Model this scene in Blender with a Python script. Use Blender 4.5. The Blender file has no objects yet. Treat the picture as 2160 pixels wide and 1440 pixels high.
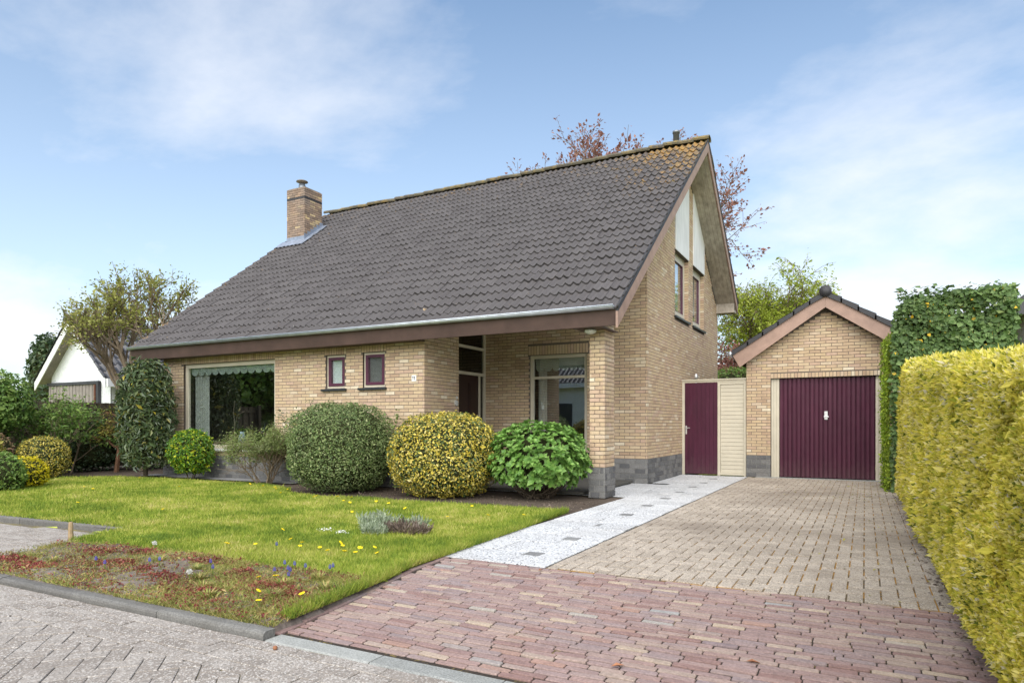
import bpy, math, random
import numpy as np
from mathutils import Vector, Matrix

# ------------------------------------------------------------------ camera, sky, sun, exposure
SC = bpy.context.scene
COL = SC.collection
TH = math.radians(28.0)
CAM = (3.894, -13.151, 1.2)
FPX, HPX = 1400.0, 895.0          # focal length and horizon row on a 2160 px wide frame
cam_d = bpy.data.cameras.new('camera')
cam = bpy.data.objects.new('camera', cam_d)
COL.objects.link(cam)
cam.location = CAM
cam.rotation_euler = (math.radians(90), 0, TH)
cam_d.sensor_width = 36.0
cam_d.lens = FPX / 2160 * 36.0
cam_d.shift_y = (HPX - 720) / 2160
cam_d.clip_start = 0.05
cam_d.clip_end = 900
SC.camera = cam

SUN_EL, SUN_AZ = math.radians(46), math.radians(162)     # azimuth clockwise from +Y
sdir = Vector((math.sin(SUN_AZ) * math.cos(SUN_EL), math.cos(SUN_AZ) * math.cos(SUN_EL), math.sin(SUN_EL)))
sun_d = bpy.data.lights.new('sun', 'SUN')
sun_d.energy = 3.2
sun_d.angle = math.radians(85)
sun_d.color = (1.0, 0.95, 0.87)
sun = bpy.data.objects.new('sun', sun_d)
COL.objects.link(sun)
sun.rotation_euler = sdir.to_track_quat('Z', 'Y').to_euler()
sun.location = (0, -20, 30)

W = bpy.data.worlds.new('World')
SC.world = W
W.use_nodes = True
wn = W.node_tree
wn.nodes.clear()
def N(nt, t, **kw):
    n = nt.nodes.new(t)
    for k, v in kw.items():
        setattr(n, k, v)
    return n
def build_world():
    nt = wn; L = nt.links.new
    out = N(nt, 'ShaderNodeOutputWorld')
    bg = N(nt, 'ShaderNodeBackground'); bg.inputs[1].default_value = 0.12
    sky = N(nt, 'ShaderNodeTexSky', sky_type='NISHITA')
    sky.sun_disc = False
    sky.sun_elevation = SUN_EL
    sky.sun_rotation = SUN_AZ
    sky.air_density = 1.0; sky.dust_density = 1.2; sky.ozone_density = 1.6
    tc = N(nt, 'ShaderNodeTexCoord')
    sep = N(nt, 'ShaderNodeSeparateXYZ'); L(tc.outputs['Generated'], sep.inputs[0])
    zc = N(nt, 'ShaderNodeMath', operation='MAXIMUM'); L(sep.outputs[2], zc.inputs[0]); zc.inputs[1].default_value = 0.0
    zz = N(nt, 'ShaderNodeMath', operation='ADD'); L(zc.outputs[0], zz.inputs[0]); zz.inputs[1].default_value = 0.22
    def div(a):
        d = N(nt, 'ShaderNodeMath', operation='DIVIDE'); L(a, d.inputs[0]); L(zz.outputs[0], d.inputs[1]); return d.outputs[0]
    cmb = N(nt, 'ShaderNodeCombineXYZ'); L(div(sep.outputs[0]), cmb.inputs[0]); L(div(sep.outputs[1]), cmb.inputs[1])
    mp = N(nt, 'ShaderNodeMapping'); L(cmb.outputs[0], mp.inputs[0])
    mp.inputs['Location'].default_value = CLOUD_OFF
    mp.inputs['Rotation'].default_value = (0, 0, math.radians(35))
    mp.inputs['Scale'].default_value = (0.8, 1.0, 1)
    n1 = N(nt, 'ShaderNodeTexNoise'); n1.inputs['Scale'].default_value = 0.9; n1.inputs['Detail'].default_value = 10; n1.inputs['Roughness'].default_value = 0.58; n1.inputs['Distortion'].default_value = 0.2
    L(mp.outputs[0], n1.inputs['Vector'])
    r = N(nt, 'ShaderNodeValToRGB'); L(n1.outputs[0], r.inputs[0])
    r.color_ramp.elements[0].position = 0.45; r.color_ramp.elements[0].color = (0, 0, 0, 1)
    r.color_ramp.elements[1].position = 0.72; r.color_ramp.elements[1].color = (1, 1, 1, 1)
    # more cloud towards the horizon
    hz = N(nt, 'ShaderNodeMapRange'); L(zc.outputs[0], hz.inputs[0])
    hz.inputs[1].default_value = 0.0; hz.inputs[2].default_value = 0.62; hz.inputs[3].default_value = 0.55; hz.inputs[4].default_value = 0.0
    ad = N(nt, 'ShaderNodeMath', operation='ADD', use_clamp=True); L(r.outputs[0], ad.inputs[0]); L(hz.outputs[0], ad.inputs[1])
    ml = N(nt, 'ShaderNodeMath', operation='MULTIPLY'); L(ad.outputs[0], ml.inputs[0]); ml.inputs[1].default_value = 0.85
    hs = N(nt, 'ShaderNodeMix', data_type='RGBA', blend_type='MULTIPLY'); hs.inputs[0].default_value = 1.0
    L(sky.outputs[0], hs.inputs[6]); hs.inputs[7].default_value = (.93, 1.03, 1.02, 1)
    mx = N(nt, 'ShaderNodeMix', data_type='RGBA'); L(ml.outputs[0], mx.inputs[0]); L(hs.outputs[2], mx.inputs[6]); mx.inputs[7].default_value = (4.9, 5.0, 5.25, 1)
    L(mx.outputs[2], bg.inputs[0]); L(bg.outputs[0], out.inputs[0])
CLOUD_OFF = (7.7, 3.3, 0)
build_world()
vs = SC.view_settings
vs.view_transform = 'Standard'
try: vs.look = 'None'
except Exception: pass
vs.exposure = 0.88
vs.gamma = 1.0
vs.use_curve_mapping = False
SC.render.engine = 'CYCLES'
SC.cycles.max_bounces = 12
SC.cycles.diffuse_bounces = 6
SC.cycles.transparent_max_bounces = 12
SC.cycles.use_denoising = True

random.seed(7)
RNG = np.random.default_rng(11)

# ------------------------------------------------------------------ helpers
cT, sT = math.cos(TH), math.sin(TH)
def px(p):
    x, y, z = p[0] - CAM[0], p[1] - CAM[1], p[2] - CAM[2]
    d = -x * sT + y * cT
    if d < 0.1: return (-9999, -9999, d)
    return (1080 + FPX * (x * cT + y * sT) / d, HPX - FPX * z / d, d)
def nearness(p):
    u, v, d = px(p)
    if d < 0.1 or u < -20 or u > 2180 or v < -20 or v > 1460: return 0.0
    return 1.0 / d

def link(o, parent=None):
    COL.objects.link(o)
    if parent is not None:
        o.parent = parent
        o.matrix_parent_inverse = parent_mats.get(parent.name, Matrix.Identity(4))
    return o
parent_mats = {}
def tag(o, label=None, cat=None, group=None, kind=None):
    if label: o['label'] = label
    if cat: o['category'] = cat
    if group: o['group'] = group
    if kind: o['kind'] = kind
    return o
def thing(name, label, cat, loc=(0, 0, 0), group=None):
    o = bpy.data.objects.new(name, None)
    o.empty_display_size = 0.2
    COL.objects.link(o)
    o.location = loc
    parent_mats[o.name] = Matrix.Translation(-Vector(loc))
    return tag(o, label, cat, group)

class MB:
    def __init__(s): s.v = []; s.f = []
    def add(s, vs, fs):
        b = len(s.v); s.v += [tuple(map(float, p)) for p in vs]; s.f += [tuple(i + b for i in f) for f in fs]; return s
    def box(s, x0, x1, y0, y1, z0, z1):
        return s.add([(x0,y0,z0),(x1,y0,z0),(x1,y1,z0),(x0,y1,z0),(x0,y0,z1),(x1,y0,z1),(x1,y1,z1),(x0,y1,z1)],
                     [(0,3,2,1),(4,5,6,7),(0,1,5,4),(1,2,6,5),(2,3,7,6),(3,0,4,7)])
    def obox(s, o, u, n, a0, a1, d0, d1, z0, z1):
        """box along u (a0..a1), along n (d0..d1) and up (z0..z1) from o"""
        o, u, n = Vector(o), Vector(u), Vector(n)
        P = lambda a, d, z: o + u * a + n * d + Vector((0, 0, z))
        vs = [P(a0,d0,z0),P(a1,d0,z0),P(a1,d1,z0),P(a0,d1,z0),P(a0,d0,z1),P(a1,d0,z1),P(a1,d1,z1),P(a0,d1,z1)]
        return s.add(vs, [(0,3,2,1),(4,5,6,7),(0,1,5,4),(1,2,6,5),(2,3,7,6),(3,0,4,7)])
    def prism(s, poly, ext):
        """poly: list of 3d points, ext: vector"""
        n = len(poly); e = Vector(ext)
        vs = [Vector(p) for p in poly] + [Vector(p) + e for p in poly]
        fs = [tuple(range(n))[::-1], tuple(range(n, 2 * n))] + [(i, (i + 1) % n, n + (i + 1) % n, n + i) for i in range(n)]
        return s.add(vs, fs)
    def tube(s, pts, rad, seg=8, cap=True):
        pts = [Vector(p) for p in pts]; n = len(pts)
        rr = rad if isinstance(rad, (list, tuple)) else [rad] * n
        vs = []; fs = []
        prev = None
        for i, p in enumerate(pts):
            d = (pts[min(i + 1, n - 1)] - pts[max(i - 1, 0)])
            d = d.normalized() if d.length > 1e-9 else Vector((0, 0, 1))
            a = d.orthogonal().normalized() if prev is None else (prev - d * prev.dot(d)).normalized()
            prev = a
            b = d.cross(a)
            for k in range(seg):
                t = 2 * math.pi * k / seg
                vs.append(p + (a * math.cos(t) + b * math.sin(t)) * rr[i])
        for i in range(n - 1):
            for k in range(seg):
                fs.append((i*seg+k, i*seg+(k+1)%seg, (i+1)*seg+(k+1)%seg, (i+1)*seg+k))
        if cap:
            fs.append(tuple(range(seg))[::-1]); fs.append(tuple(range((n-1)*seg, n*seg)))
        return s.add(vs, fs)
    def lathe(s, c, prof, seg=20):
        vs = []; fs = []; n = len(prof)
        for r, z in prof:
            for k in range(seg):
                t = 2*math.pi*k/seg; vs.append((c[0]+r*math.cos(t), c[1]+r*math.sin(t), c[2]+z))
        for i in range(n-1):
            for k in range(seg):
                fs.append((i*seg+k, i*seg+(k+1)%seg, (i+1)*seg+(k+1)%seg, (i+1)*seg+k))
        fs.append(tuple(range(seg))[::-1]); fs.append(tuple(range((n-1)*seg, n*seg)))
        return s.add(vs, fs)
    def build(s, name, mat, parent=None, smooth=False):
        me = bpy.data.meshes.new(name); me.from_pydata(s.v, [], s.f); me.update()
        me.materials.append(mat)
        if smooth:
            for p in me.polygons: p.use_smooth = True
        return link(bpy.data.objects.new(name, me), parent)

def np_mesh(name, v, f, mat, parent=None, rnd=None, k=None, smooth=False):
    """v (n,3), f (m,k) arrays of equal sized faces; rnd per face"""
    v = np.asarray(v, np.float32); f = np.asarray(f, np.int32)
    m, k = f.shape
    me = bpy.data.meshes.new(name)
    me.vertices.add(len(v)); me.vertices.foreach_set('co', v.ravel())
    me.loops.add(m * k); me.loops.foreach_set('vertex_index', f.ravel())
    me.polygons.add(m); me.polygons.foreach_set('loop_start', np.arange(0, m * k, k, dtype=np.int32))
    try: me.polygons.foreach_set('loop_total', np.full(m, k, np.int32))
    except Exception: pass
    me.update(calc_edges=True)
    if rnd is not None:
        a = me.attributes.new('rnd', 'FLOAT', 'FACE'); a.data.foreach_set('value', np.asarray(rnd, np.float32))
    me.polygons.foreach_set('use_smooth', np.full(m, bool(smooth)))
    me.materials.append(mat)
    return link(bpy.data.objects.new(name, me), parent)

# ------------------------------------------------------------------ materials
def newmat(name):
    m = bpy.data.materials.new(name); m.use_nodes = True
    nt = m.node_tree; b = nt.nodes['Principled BSDF']
    return m, nt, b
def lk(nt, a, b): nt.links.new(a, b)
def pos(nt): return N(nt, 'ShaderNodeNewGeometry').outputs['Position']
def noise(nt, scale, detail=4, rough=0.55, vec=None, dist=0.0):
    n = N(nt, 'ShaderNodeTexNoise'); n.inputs['Scale'].default_value = scale; n.inputs['Detail'].default_value = detail
    n.inputs['Roughness'].default_value = rough; n.inputs['Distortion'].default_value = dist
    lk(nt, vec if vec is not None else pos(nt), n.inputs['Vector']); return n.outputs[0]
def vscale(nt, vec, s):
    m = N(nt, 'ShaderNodeMapping'); lk(nt, vec, m.inputs[0]); m.inputs['Scale'].default_value = s; return m.outputs[0]
def ramp(nt, fac, stops, interp='LINEAR'):
    r = N(nt, 'ShaderNodeValToRGB'); cr = r.color_ramp; cr.interpolation = interp
    while len(cr.elements) < len(stops): cr.elements.new(0.5)
    for e, (p, c) in zip(cr.elements, stops):
        e.position = p; e.color = (c, c, c, 1) if isinstance(c, (int, float)) else (*c, 1)
    lk(nt, fac, r.inputs[0]); return r.outputs[0]
def mixc(nt, fac, a, b, mode='MIX'):
    m = N(nt, 'ShaderNodeMix', data_type='RGBA', blend_type=mode)
    for i, v in ((0, fac), (6, a), (7, b)):
        if hasattr(v, 'is_linked'): lk(nt, v, m.inputs[i])
        elif isinstance(v, (int, float)): m.inputs[i].default_value = v if i == 0 else (v, v, v, 1)
        else: m.inputs[i].default_value = (*v, 1)
    return m.outputs[2]
def math_(nt, op, a, b=None, clamp=False):
    m = N(nt, 'ShaderNodeMath', operation=op, use_clamp=clamp)
    for i, v in enumerate((a, b)):
        if v is None: continue
        if hasattr(v, 'is_linked'): lk(nt, v, m.inputs[i])
        else: m.inputs[i].default_value = v
    return m.outputs[0]
def rnd(nt):
    """one random number per piece, whether the piece is an object or an island in a joined mesh"""
    a = N(nt, 'ShaderNodeAttribute'); a.attribute_name = 'rnd'
    o = N(nt, 'ShaderNodeObjectInfo')
    s = math_(nt, 'ADD', a.outputs['Fac'], o.outputs['Random'])
    return math_(nt, 'FRACT', s)
def bump(nt, b, h, strength=0.3, dist=0.01):
    n = N(nt, 'ShaderNodeBump'); n.inputs['Strength'].default_value = strength; n.inputs['Distance'].default_value = dist
    lk(nt, h, n.inputs['Height']); lk(nt, n.outputs[0], b.inputs['Normal'])
def spec(b, v): b.inputs['Specular IOR Level'].default_value = v

def m_plain(name, col, rough=0.6, var=0.15, scale=8, sp=0.3, metal=0.0, bscale=None, stretch=None, bstr=.2):
    m, nt, b = newmat(name)
    vec = pos(nt)
    if stretch: vec = vscale(nt, vec, stretch)
    n = noise(nt, scale, 5, 0.6, vec)
    lo = tuple(c * (1 - var) for c in col); hi = tuple(min(1, c * (1 + var)) for c in col)
    c = ramp(nt, n, [(0.3, lo), (0.7, hi)])
    n2 = noise(nt, 1.3, 5, 0.6)
    c = mixc(nt, 1.0, c, ramp(nt, n2, [(0.3, 1 - var), (0.7, 1.0)]), 'MULTIPLY')
    lk(nt, c, b.inputs['Base Color']); b.inputs['Roughness'].default_value = rough; spec(b, sp); b.inputs['Metallic'].default_value = metal
    if bscale: bump(nt, b, noise(nt, bscale, 4, .6, vec), bstr, 0.004)
    return m

def m_pieces(name, stops, rough=0.85, grain=180, gv=0.18, stain=None, bstr=0.25, interp='LINEAR', sp=.25, speck=None):
    """pieces with one colour each, fine grain and slow soiling"""
    m, nt, b = newmat(name)
    c = ramp(nt, rnd(nt), stops, interp)
    g = noise(nt, grain, 3, 0.6)
    c = mixc(nt, 1.0, c, ramp(nt, g, [(0.3, 1 - gv), (0.7, 1 + gv)]), 'MULTIPLY')
    g2 = noise(nt, 11, 4, .65)
    c = mixc(nt, 1.0, c, ramp(nt, g2, [(0.3, .86), (0.7, 1.07)]), 'MULTIPLY')
    if speck:
        v = N(nt, 'ShaderNodeTexVoronoi'); v.inputs['Scale'].default_value = speck[0]; lk(nt, pos(nt), v.inputs['Vector'])
        sx = N(nt, 'ShaderNodeSeparateColor'); lk(nt, v.outputs['Color'], sx.inputs[0])
        c = mixc(nt, ramp(nt, sx.outputs[0], [(speck[1], 0), (speck[1] + .02, 1)]), c, speck[2])
        if len(speck) > 3: c = mixc(nt, ramp(nt, sx.outputs[1], [(speck[3], 0), (speck[3] + .02, 1)]), c, speck[4])
    if stain:
        s = noise(nt, stain[0], 5, .6)
        c = mixc(nt, ramp(nt, s, [(stain[1], 0), (stain[2], stain[4])]), c, stain[3])
    lk(nt, c, b.inputs['Base Color']); b.inputs['Roughness'].default_value = rough; spec(b, sp)
    bump(nt, b, g, bstr, 0.004)
    return m

M = {}
M['brick'] = m_pieces('brick', [(0, (.40, .28, .19)), (.12, (.46, .335, .225)), (.3, (.52, .395, .245)), (.45, (.48, .345, .24)), (.6, (.54, .425, .285)), (.75, (.50, .375, .235)), (.88, (.48, .335, .25)), (.97, (.56, .46, .33)), (1, (.66, .57, .43))], stain=(.8, .5, .8, (.33, .24, .17), .35), bstr=.1)
M['mortar'] = m_plain('mortar', (.15, .125, .105), .95, .2, 40)
M['block'] = m_pieces('plinth_block', [(0, (.10, .10, .105)), (.5, (.145, .145, .145)), (1, (.20, .195, .19))], grain=90, gv=.4)
M['blockmortar'] = m_plain('plinth_mortar', (.27, .26, .245), .95, .2, 40)
def m_tile(name, lichen=True):
    m, nt, b = newmat(name)
    c = ramp(nt, rnd(nt), [(0, (.074, .067, .068)), (.5, (.082, .075, .076)), (1, (.092, .084, .085))])
    g = noise(nt, 60, 4, .65)
    c = mixc(nt, 1.0, c, ramp(nt, g, [(.3, .8), (.7, 1.18)]), 'MULTIPLY')
    if lichen:
        P = pos(nt); sp_ = N(nt, 'ShaderNodeSeparateXYZ'); lk(nt, P, sp_.inputs[0])
        top = ramp(nt, math_(nt, 'MULTIPLY', math_(nt, 'ADD', sp_.outputs[2], -4.0), .23), [(.45, 0.0), (.80, .04), (.93, .09), (1, .20)])
        ver = ramp(nt, math_(nt, 'ADD', sp_.outputs[0], 2.0), [(0, 0), (.9, 0.0), (1, .0)])
        edge = ramp(nt, math_(nt, 'MULTIPLY', math_(nt, 'ADD', sp_.outputs[0], 3.4), .25), [(.3, 0), (.95, .15)])
        hi = math_(nt, 'MULTIPLY', edge, ramp(nt, math_(nt, 'MULTIPLY', math_(nt, 'ADD', sp_.outputs[2], -4.8), .33), [(0, 0), (1, 1)]))
        lf = ramp(nt, math_(nt, 'MULTIPLY', math_(nt, 'ADD', sp_.outputs[0], 11.75), 2.0), [(0, .10), (1, 0)])
        w = math_(nt, 'ADD', math_(nt, 'ADD', top, hi), lf)
        n1 = noise(nt, 4.5, 6, .7); n2 = noise(nt, 26, 3, .6)
        s = math_(nt, 'ADD', math_(nt, 'ADD', math_(nt, 'MULTIPLY', n1, .6), math_(nt, 'MULTIPLY', n2, .4)), w)
        k = ramp(nt, s, [(.63, 0), (.71, .8)])
        lc = ramp(nt, noise(nt, 14, 3), [(.3, (.20, .15, .045)), (.5, (.38, .19, .04)), (.62, (.22, .19, .07)), (.75, (.30, .27, .19))])
        c = mixc(nt, k, c, lc)
        # pale specks
        v = N(nt, 'ShaderNodeTexVoronoi'); v.inputs['Scale'].default_value = 3.2; lk(nt, P, v.inputs['Vector'])
        c = mixc(nt, ramp(nt, v.outputs['Distance'], [(.022, .8), (.03, 0)]), c, (.45, .43, .4))
    lk(nt, c, b.inputs['Base Color']); b.inputs['Roughness'].default_value = .72; spec(b, .35)
    bump(nt, b, g, .35, .005)
    return m
M['tile'] = m_tile('roof_tile')
M['tile2'] = m_plain('dark_tile', (.038, .037, .042), .6, .25, 25, .4)
M['tile3'] = m_plain('glazed_tile', (.085, .085, .095), .4, .3, 6, .5)
M['ridge'] = m_pieces('ridge_tile', [(0, (.085, .075, .06)), (.5, (.13, .115, .075)), (1, (.10, .09, .08))], grain=40, gv=.4, stain=(6, .52, .66, (.26, .18, .06), .7))
M['cream'] = m_plain('cream_paint', (.55, .50, .395), .5, .06, 5, .4)
M['purple'] = m_plain('aubergine_paint', (.070, .016, .030), .42, .14, 7, .45)
M['purple2'] = m_plain('aubergine_sash_paint', (.085, .022, .045), .4, .14, 7, .45)
def m_door(name, col, rough=.42):
    m, nt, b = newmat(name)
    c = ramp(nt, noise(nt, 3, 5, .6, vscale(nt, pos(nt), (4, 4, .35))), [(.3, tuple(x * .8 for x in col)), (.7, tuple(x * 1.25 for x in col))])
    sx = N(nt, 'ShaderNodeSeparateXYZ'); lk(nt, pos(nt), sx.inputs[0])
    d = math_(nt, 'ADD', math_(nt, 'MULTIPLY', noise(nt, 9, 5, .65), .55), math_(nt, 'MULTIPLY', sx.outputs[2], -.55))
    c = mixc(nt, ramp(nt, d, [(.02, 0), (.32, .28)]), c, (.13, .09, .085))
    sp_ = noise(nt, 38, 3, .6); c = mixc(nt, ramp(nt, sp_, [(.66, 0), (.74, .25)]), c, (.2, .14, .13))
    lk(nt, c, b.inputs['Base Color']); lk(nt, ramp(nt, noise(nt, 5, 4), [(.3, rough - .08), (.7, rough + .16)]), b.inputs['Roughness']); spec(b, .25); return m
M['purple'] = m_door('aubergine_door_paint', (.062, .013, .030))
M['doorwood'] = m_plain('dark_door_paint', (.022, .008, .009), .35, .2, 5, .5)
M['fascia'] = m_plain('brown_fascia_paint', (.085, .052, .043), .55, .2, 3, .35)
M['barge'] = m_plain('pale_brown_board_paint', (.33, .22, .175), .6, .14, 5, .3)
M['zinc'] = m_plain('zinc', (.50, .54, .60), .42, .15, 6, .5, .75)
M['lead'] = m_plain('lead_flashing', (.30, .34, .42), .5, .25, 9, .5, .5, 14)
M['lead_pipe'] = m_plain('grey_metal', (.22, .24, .27), .45, .2, 9, .5, .6)
M['rust'] = m_plain('weathered_cowl', (.20, .16, .135), .7, .2, 20, .3)
M['whitewood'] = m_plain('worn_white_boards', (.72, .72, .72), .6, .12, 3, .3, 0, None, (6, 6, .5))
M['soffit'] = m_plain('weathered_soffit', (.42, .37, .31), .75, .3, 10, .3, 0, 20, (1, .5, .5))
M['whitebrick'] = m_plain('white_painted_brick', (.74, .76, .78), .7, .05, 5, .3)
M['whitepaint'] = m_plain('white_paint', (.78, .79, .80), .5, .05, 4, .4)
M['silver'] = m_plain('brushed_silver', (.62, .62, .62), .35, .1, 30, .5, .6)
M['brass'] = m_plain('brass', (.6, .42, .16), .35, .1, 30, .5, .8)
M['oldwood'] = m_plain('weathered_wood', (.30, .265, .245), .85, .3, 14, .2, 0, 30, (3, 3, .3))
M['fencewood'] = m_plain('mossy_fence_wood', (.095, .078, .055), .9, .35, 10, .2, 0, 30, (3, 3, .4))
M['stake'] = m_plain('raw_stake_wood', (.36, .26, .15), .8, .2, 20, .2)
M['darkframe'] = m_plain('dark_frame', (.05, .05, .058), .5, .2, 9)
M['redwood'] = m_plain('red_brown_wood', (.13, .05, .032), .6, .2, 9)
M['sill'] = m_plain('dark_sill_tile', (.03, .033, .036), .35, .25, 30, .5)
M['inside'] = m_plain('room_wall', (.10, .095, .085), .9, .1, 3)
M['curtain'] = m_plain('pale_curtain', (.48, .49, .46), .9, .08, 6)
M['valance'] = m_plain('grey_green_valance', (.42, .47, .43), .9, .05, 6)
M['lace'] = m_plain('white_lace', (.82, .84, .86), .9, .05, 30)
M['blind'] = m_plain('grey_blind', (.30, .29, .28), .8, .1, 60)
M['blackprint'] = m_plain('black_print', (.02, .02, .02), .5, .1, 9)
M['delft'] = m_plain('blue_white_china', (.45, .55, .72), .25, .5, 60, .5)
M['globe'] = m_plain('lamp_glass', (.55, .55, .5), .3, .05, 9, .5)
def m_glass(name, tint=(.9, .93, .92), refl=1.0):
    m, nt, b = newmat(name); nt.nodes.remove(b); out = nt.nodes['Material Output']
    lw = N(nt, 'ShaderNodeLayerWeight'); lw.inputs[0].default_value = .5
    t = N(nt, 'ShaderNodeBsdfTransparent'); t.inputs[0].default_value = (*tint, 1)
    g = N(nt, 'ShaderNodeBsdfGlossy'); g.inputs['Roughness'].default_value = 0.0; g.inputs[0].default_value = (.95, .97, 1, 1)
    n = N(nt, 'ShaderNodeBump'); n.inputs['Strength'].default_value = .03; n.inputs['Distance'].default_value = .02
    lk(nt, noise(nt, .9, 2), n.inputs['Height']); lk(nt, n.outputs[0], g.inputs['Normal'])
    f = math_(nt, 'ADD', math_(nt, 'MULTIPLY', math_(nt, 'POWER', lw.outputs['Facing'], 4.0), .9), .05 * refl)
    mx = N(nt, 'ShaderNodeMixShader'); lk(nt, f, mx.inputs[0]); lk(nt, t.outputs[0], mx.inputs[1]); lk(nt, g.outputs[0], mx.inputs[2])
    lk(nt, mx.outputs[0], out.inputs[0]); return m
M['glass'] = m_glass('window_glass', refl=3.4)
M['glass_dark'] = m_glass('dark_glass', (.35, .36, .36), 1.0)
# ground covers
M['clinker'] = m_pieces('clinker', [(0, (.24, .15, .135)), (.2, (.27, .195, .185)), (.38, (.30, .205, .185)), (.55, (.255, .20, .20)), (.7, (.31, .225, .20)), (.86, (.335, .26, .22)), (.93, (.41, .33, .25)), (.95, (.29, .285, .28)), (.975, (.33, .205, .165)), (1, (.22, .175, .185))], grain=70, gv=.22, rough=.75)
M['paver'] = m_pieces('beige_paver', [(0, (.31, .262, .21)), (.5, (.37, .315, .258)), (1, (.435, .375, .31))], grain=120, gv=.3, stain=(.5, .46, .68, (.19, .155, .125), .75), speck=(130, .78, (.48, .42, .35), .84, (.20, .17, .15)))
M['street'] = m_pieces('street_paver', [(0, (.22, .19, .165)), (.5, (.265, .232, .205)), (1, (.325, .292, .262))], grain=120, gv=.3, stain=(1.2, .5, .75, (.21, .185, .165), .5), speck=(130, .76, (.44, .41, .38), .86, (.18, .165, .15)))
M['slab'] = m_pieces('white_aggregate_slab', [(0, (.40, .405, .415)), (.5, (.465, .47, .48)), (1, (.53, .535, .545))], grain=60, gv=.15, stain=(1.4, .45, .75, (.40, .39, .38), .55), speck=(75, .87, (.13, .13, .14), .72, (.62, .625, .635)))
M['insert'] = m_plain('grey_insert', (.22, .22, .22), .9, .3, 80)
M['kerb'] = m_pieces('kerb_concrete', [(0, (.115, .11, .105)), (1, (.17, .165, .155))], grain=90, gv=.35, stain=(3, .5, .7, (.10, .095, .085), .5))
M['kerb2'] = m_pieces('dropped_kerb_concrete', [(0, (.25, .255, .245)), (1, (.32, .325, .31))], grain=110, gv=.35, stain=(3, .5, .7, (.22, .22, .2), .4))
def m_joint(name, a, b_, mossc, thr=.55):
    m, nt, b = newmat(name)
    c = ramp(nt, noise(nt, 70, 4), [(.3, a), (.7, b_)])
    s = noise(nt, 2.2, 5, .6); s2 = noise(nt, 45, 3, .6)
    k = ramp(nt, math_(nt, 'ADD', math_(nt, 'MULTIPLY', s, .65), math_(nt, 'MULTIPLY', s2, .35)), [(thr - .04, 0), (thr + .03, .9)])
    c = mixc(nt, k, c, mossc); lk(nt, c, b.inputs['Base Color']); b.inputs['Roughness'].default_value = 1; spec(b, .1); return m
M['joint_red'] = m_joint('clinker_joint', (.03, .025, .022), (.06, .05, .042), (.22, .17, .06), .60)
M['joint_beige'] = m_joint('paver_joint', (.075, .062, .045), (.13, .105, .07), (.38, .21, .055), .50)
M['joint_street'] = m_joint('street_joint', (.10, .088, .07), (.16, .14, .11), (.21, .18, .07), .53)
M['joint_slab'] = m_joint('slab_joint', (.05, .05, .05), (.10, .10, .10), (.10, .10, .06), .6)
M['soil'] = m_plain('garden_soil', (.115, .09, .072), 1, .45, 30, .1, 0, 40, None, .9)
M['bedsoil'] = m_plain('bed_soil', (.20, .165, .145), 1, .35, 25, .1, 0, 40, None, .9)
def m_lawn(name, blades):
    m, nt, b = newmat(name)
    n1 = noise(nt, .95, 5, .6); n2 = noise(nt, 4.2, 4, .6)
    s = math_(nt, 'ADD', math_(nt, 'MULTIPLY', n1, .6), math_(nt, 'MULTIPLY', n2, .4))
    if blades:
        s = math_(nt, 'ADD', s, math_(nt, 'MULTIPLY', math_(nt, 'ADD', rnd(nt), -.5), .22))
    k = 1.0
    c = ramp(nt, s, [(.36, (.12, .19, .03)), (.45, (.225, .30, .04)), (.53, (.32, .37, .055)), (.61, (.46, .45, .12)), (.71, (.57, .50, .22))])
    lk(nt, c, b.inputs['Base Color']); b.inputs['Roughness'].default_value = .7; spec(b, .15)
    if blades:
        t = N(nt, 'ShaderNodeBsdfTranslucent'); lk(nt, c, t.inputs[0])
        mx = N(nt, 'ShaderNodeMixShader'); mx.inputs[0].default_value = .3
        lk(nt, b.outputs[0], mx.inputs[1]); lk(nt, t.outputs[0], mx.inputs[2]); lk(nt, mx.outputs[0], nt.nodes['Material Output'].inputs[0])
    return m
M['lawnbase'] = m_lawn('lawn_ground', False)
M['blade'] = m_lawn('grass_blade', True)
def m_leaf(name, stops, rough=.45, tr=.22, clump=1.6, cv=.25, sp=.4):
    m, nt, b = newmat(name)
    c = ramp(nt, rnd(nt), stops)
    n = noise(nt, clump, 4, .6)
    c = mixc(nt, 1.0, c, ramp(nt, n, [(.3, 1 - cv), (.7, 1 + cv)]), 'MULTIPLY')
    lk(nt, c, b.inputs['Base Color']); b.inputs['Roughness'].default_value = rough; spec(b, sp)
    t = N(nt, 'ShaderNodeBsdfTranslucent'); lk(nt, c, t.inputs[0])
    mx = N(nt, 'ShaderNodeMixShader'); mx.inputs[0].default_value = tr
    lk(nt, b.outputs[0], mx.inputs[1]); lk(nt, t.outputs[0], mx.inputs[2]); lk(nt, mx.outputs[0], nt.nodes['Material Output'].inputs[0])
    return m
M['lf_ball'] = m_leaf('clipped_privet_leaf', [(0, (.06, .10, .03)), (.4, (.12, .18, .055)), (.75, (.20, .26, .09)), (1, (.36, .40, .19))])
M['lf_varieg'] = m_leaf('variegated_leaf', [(0, (.055, .10, .03)), (.28, (.12, .16, .045)), (.4, (.42, .36, .045)), (.7, (.62, .49, .07)), (.85, (.66, .58, .22)), (1, (.5, .36, .02))], cv=.2)
M['lf_hydr'] = m_leaf('hydrangea_leaf', [(0, (.09, .20, .035)), (.5, (.16, .32, .06)), (1, (.28, .45, .11))], tr=.35)
M['lf_euon'] = m_leaf('euonymus_leaf', [(0, (.05, .13, .018)), (.55, (.11, .24, .02)), (.8, (.22, .34, .02)), (1, (.58, .56, .03))], tr=.3)
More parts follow.
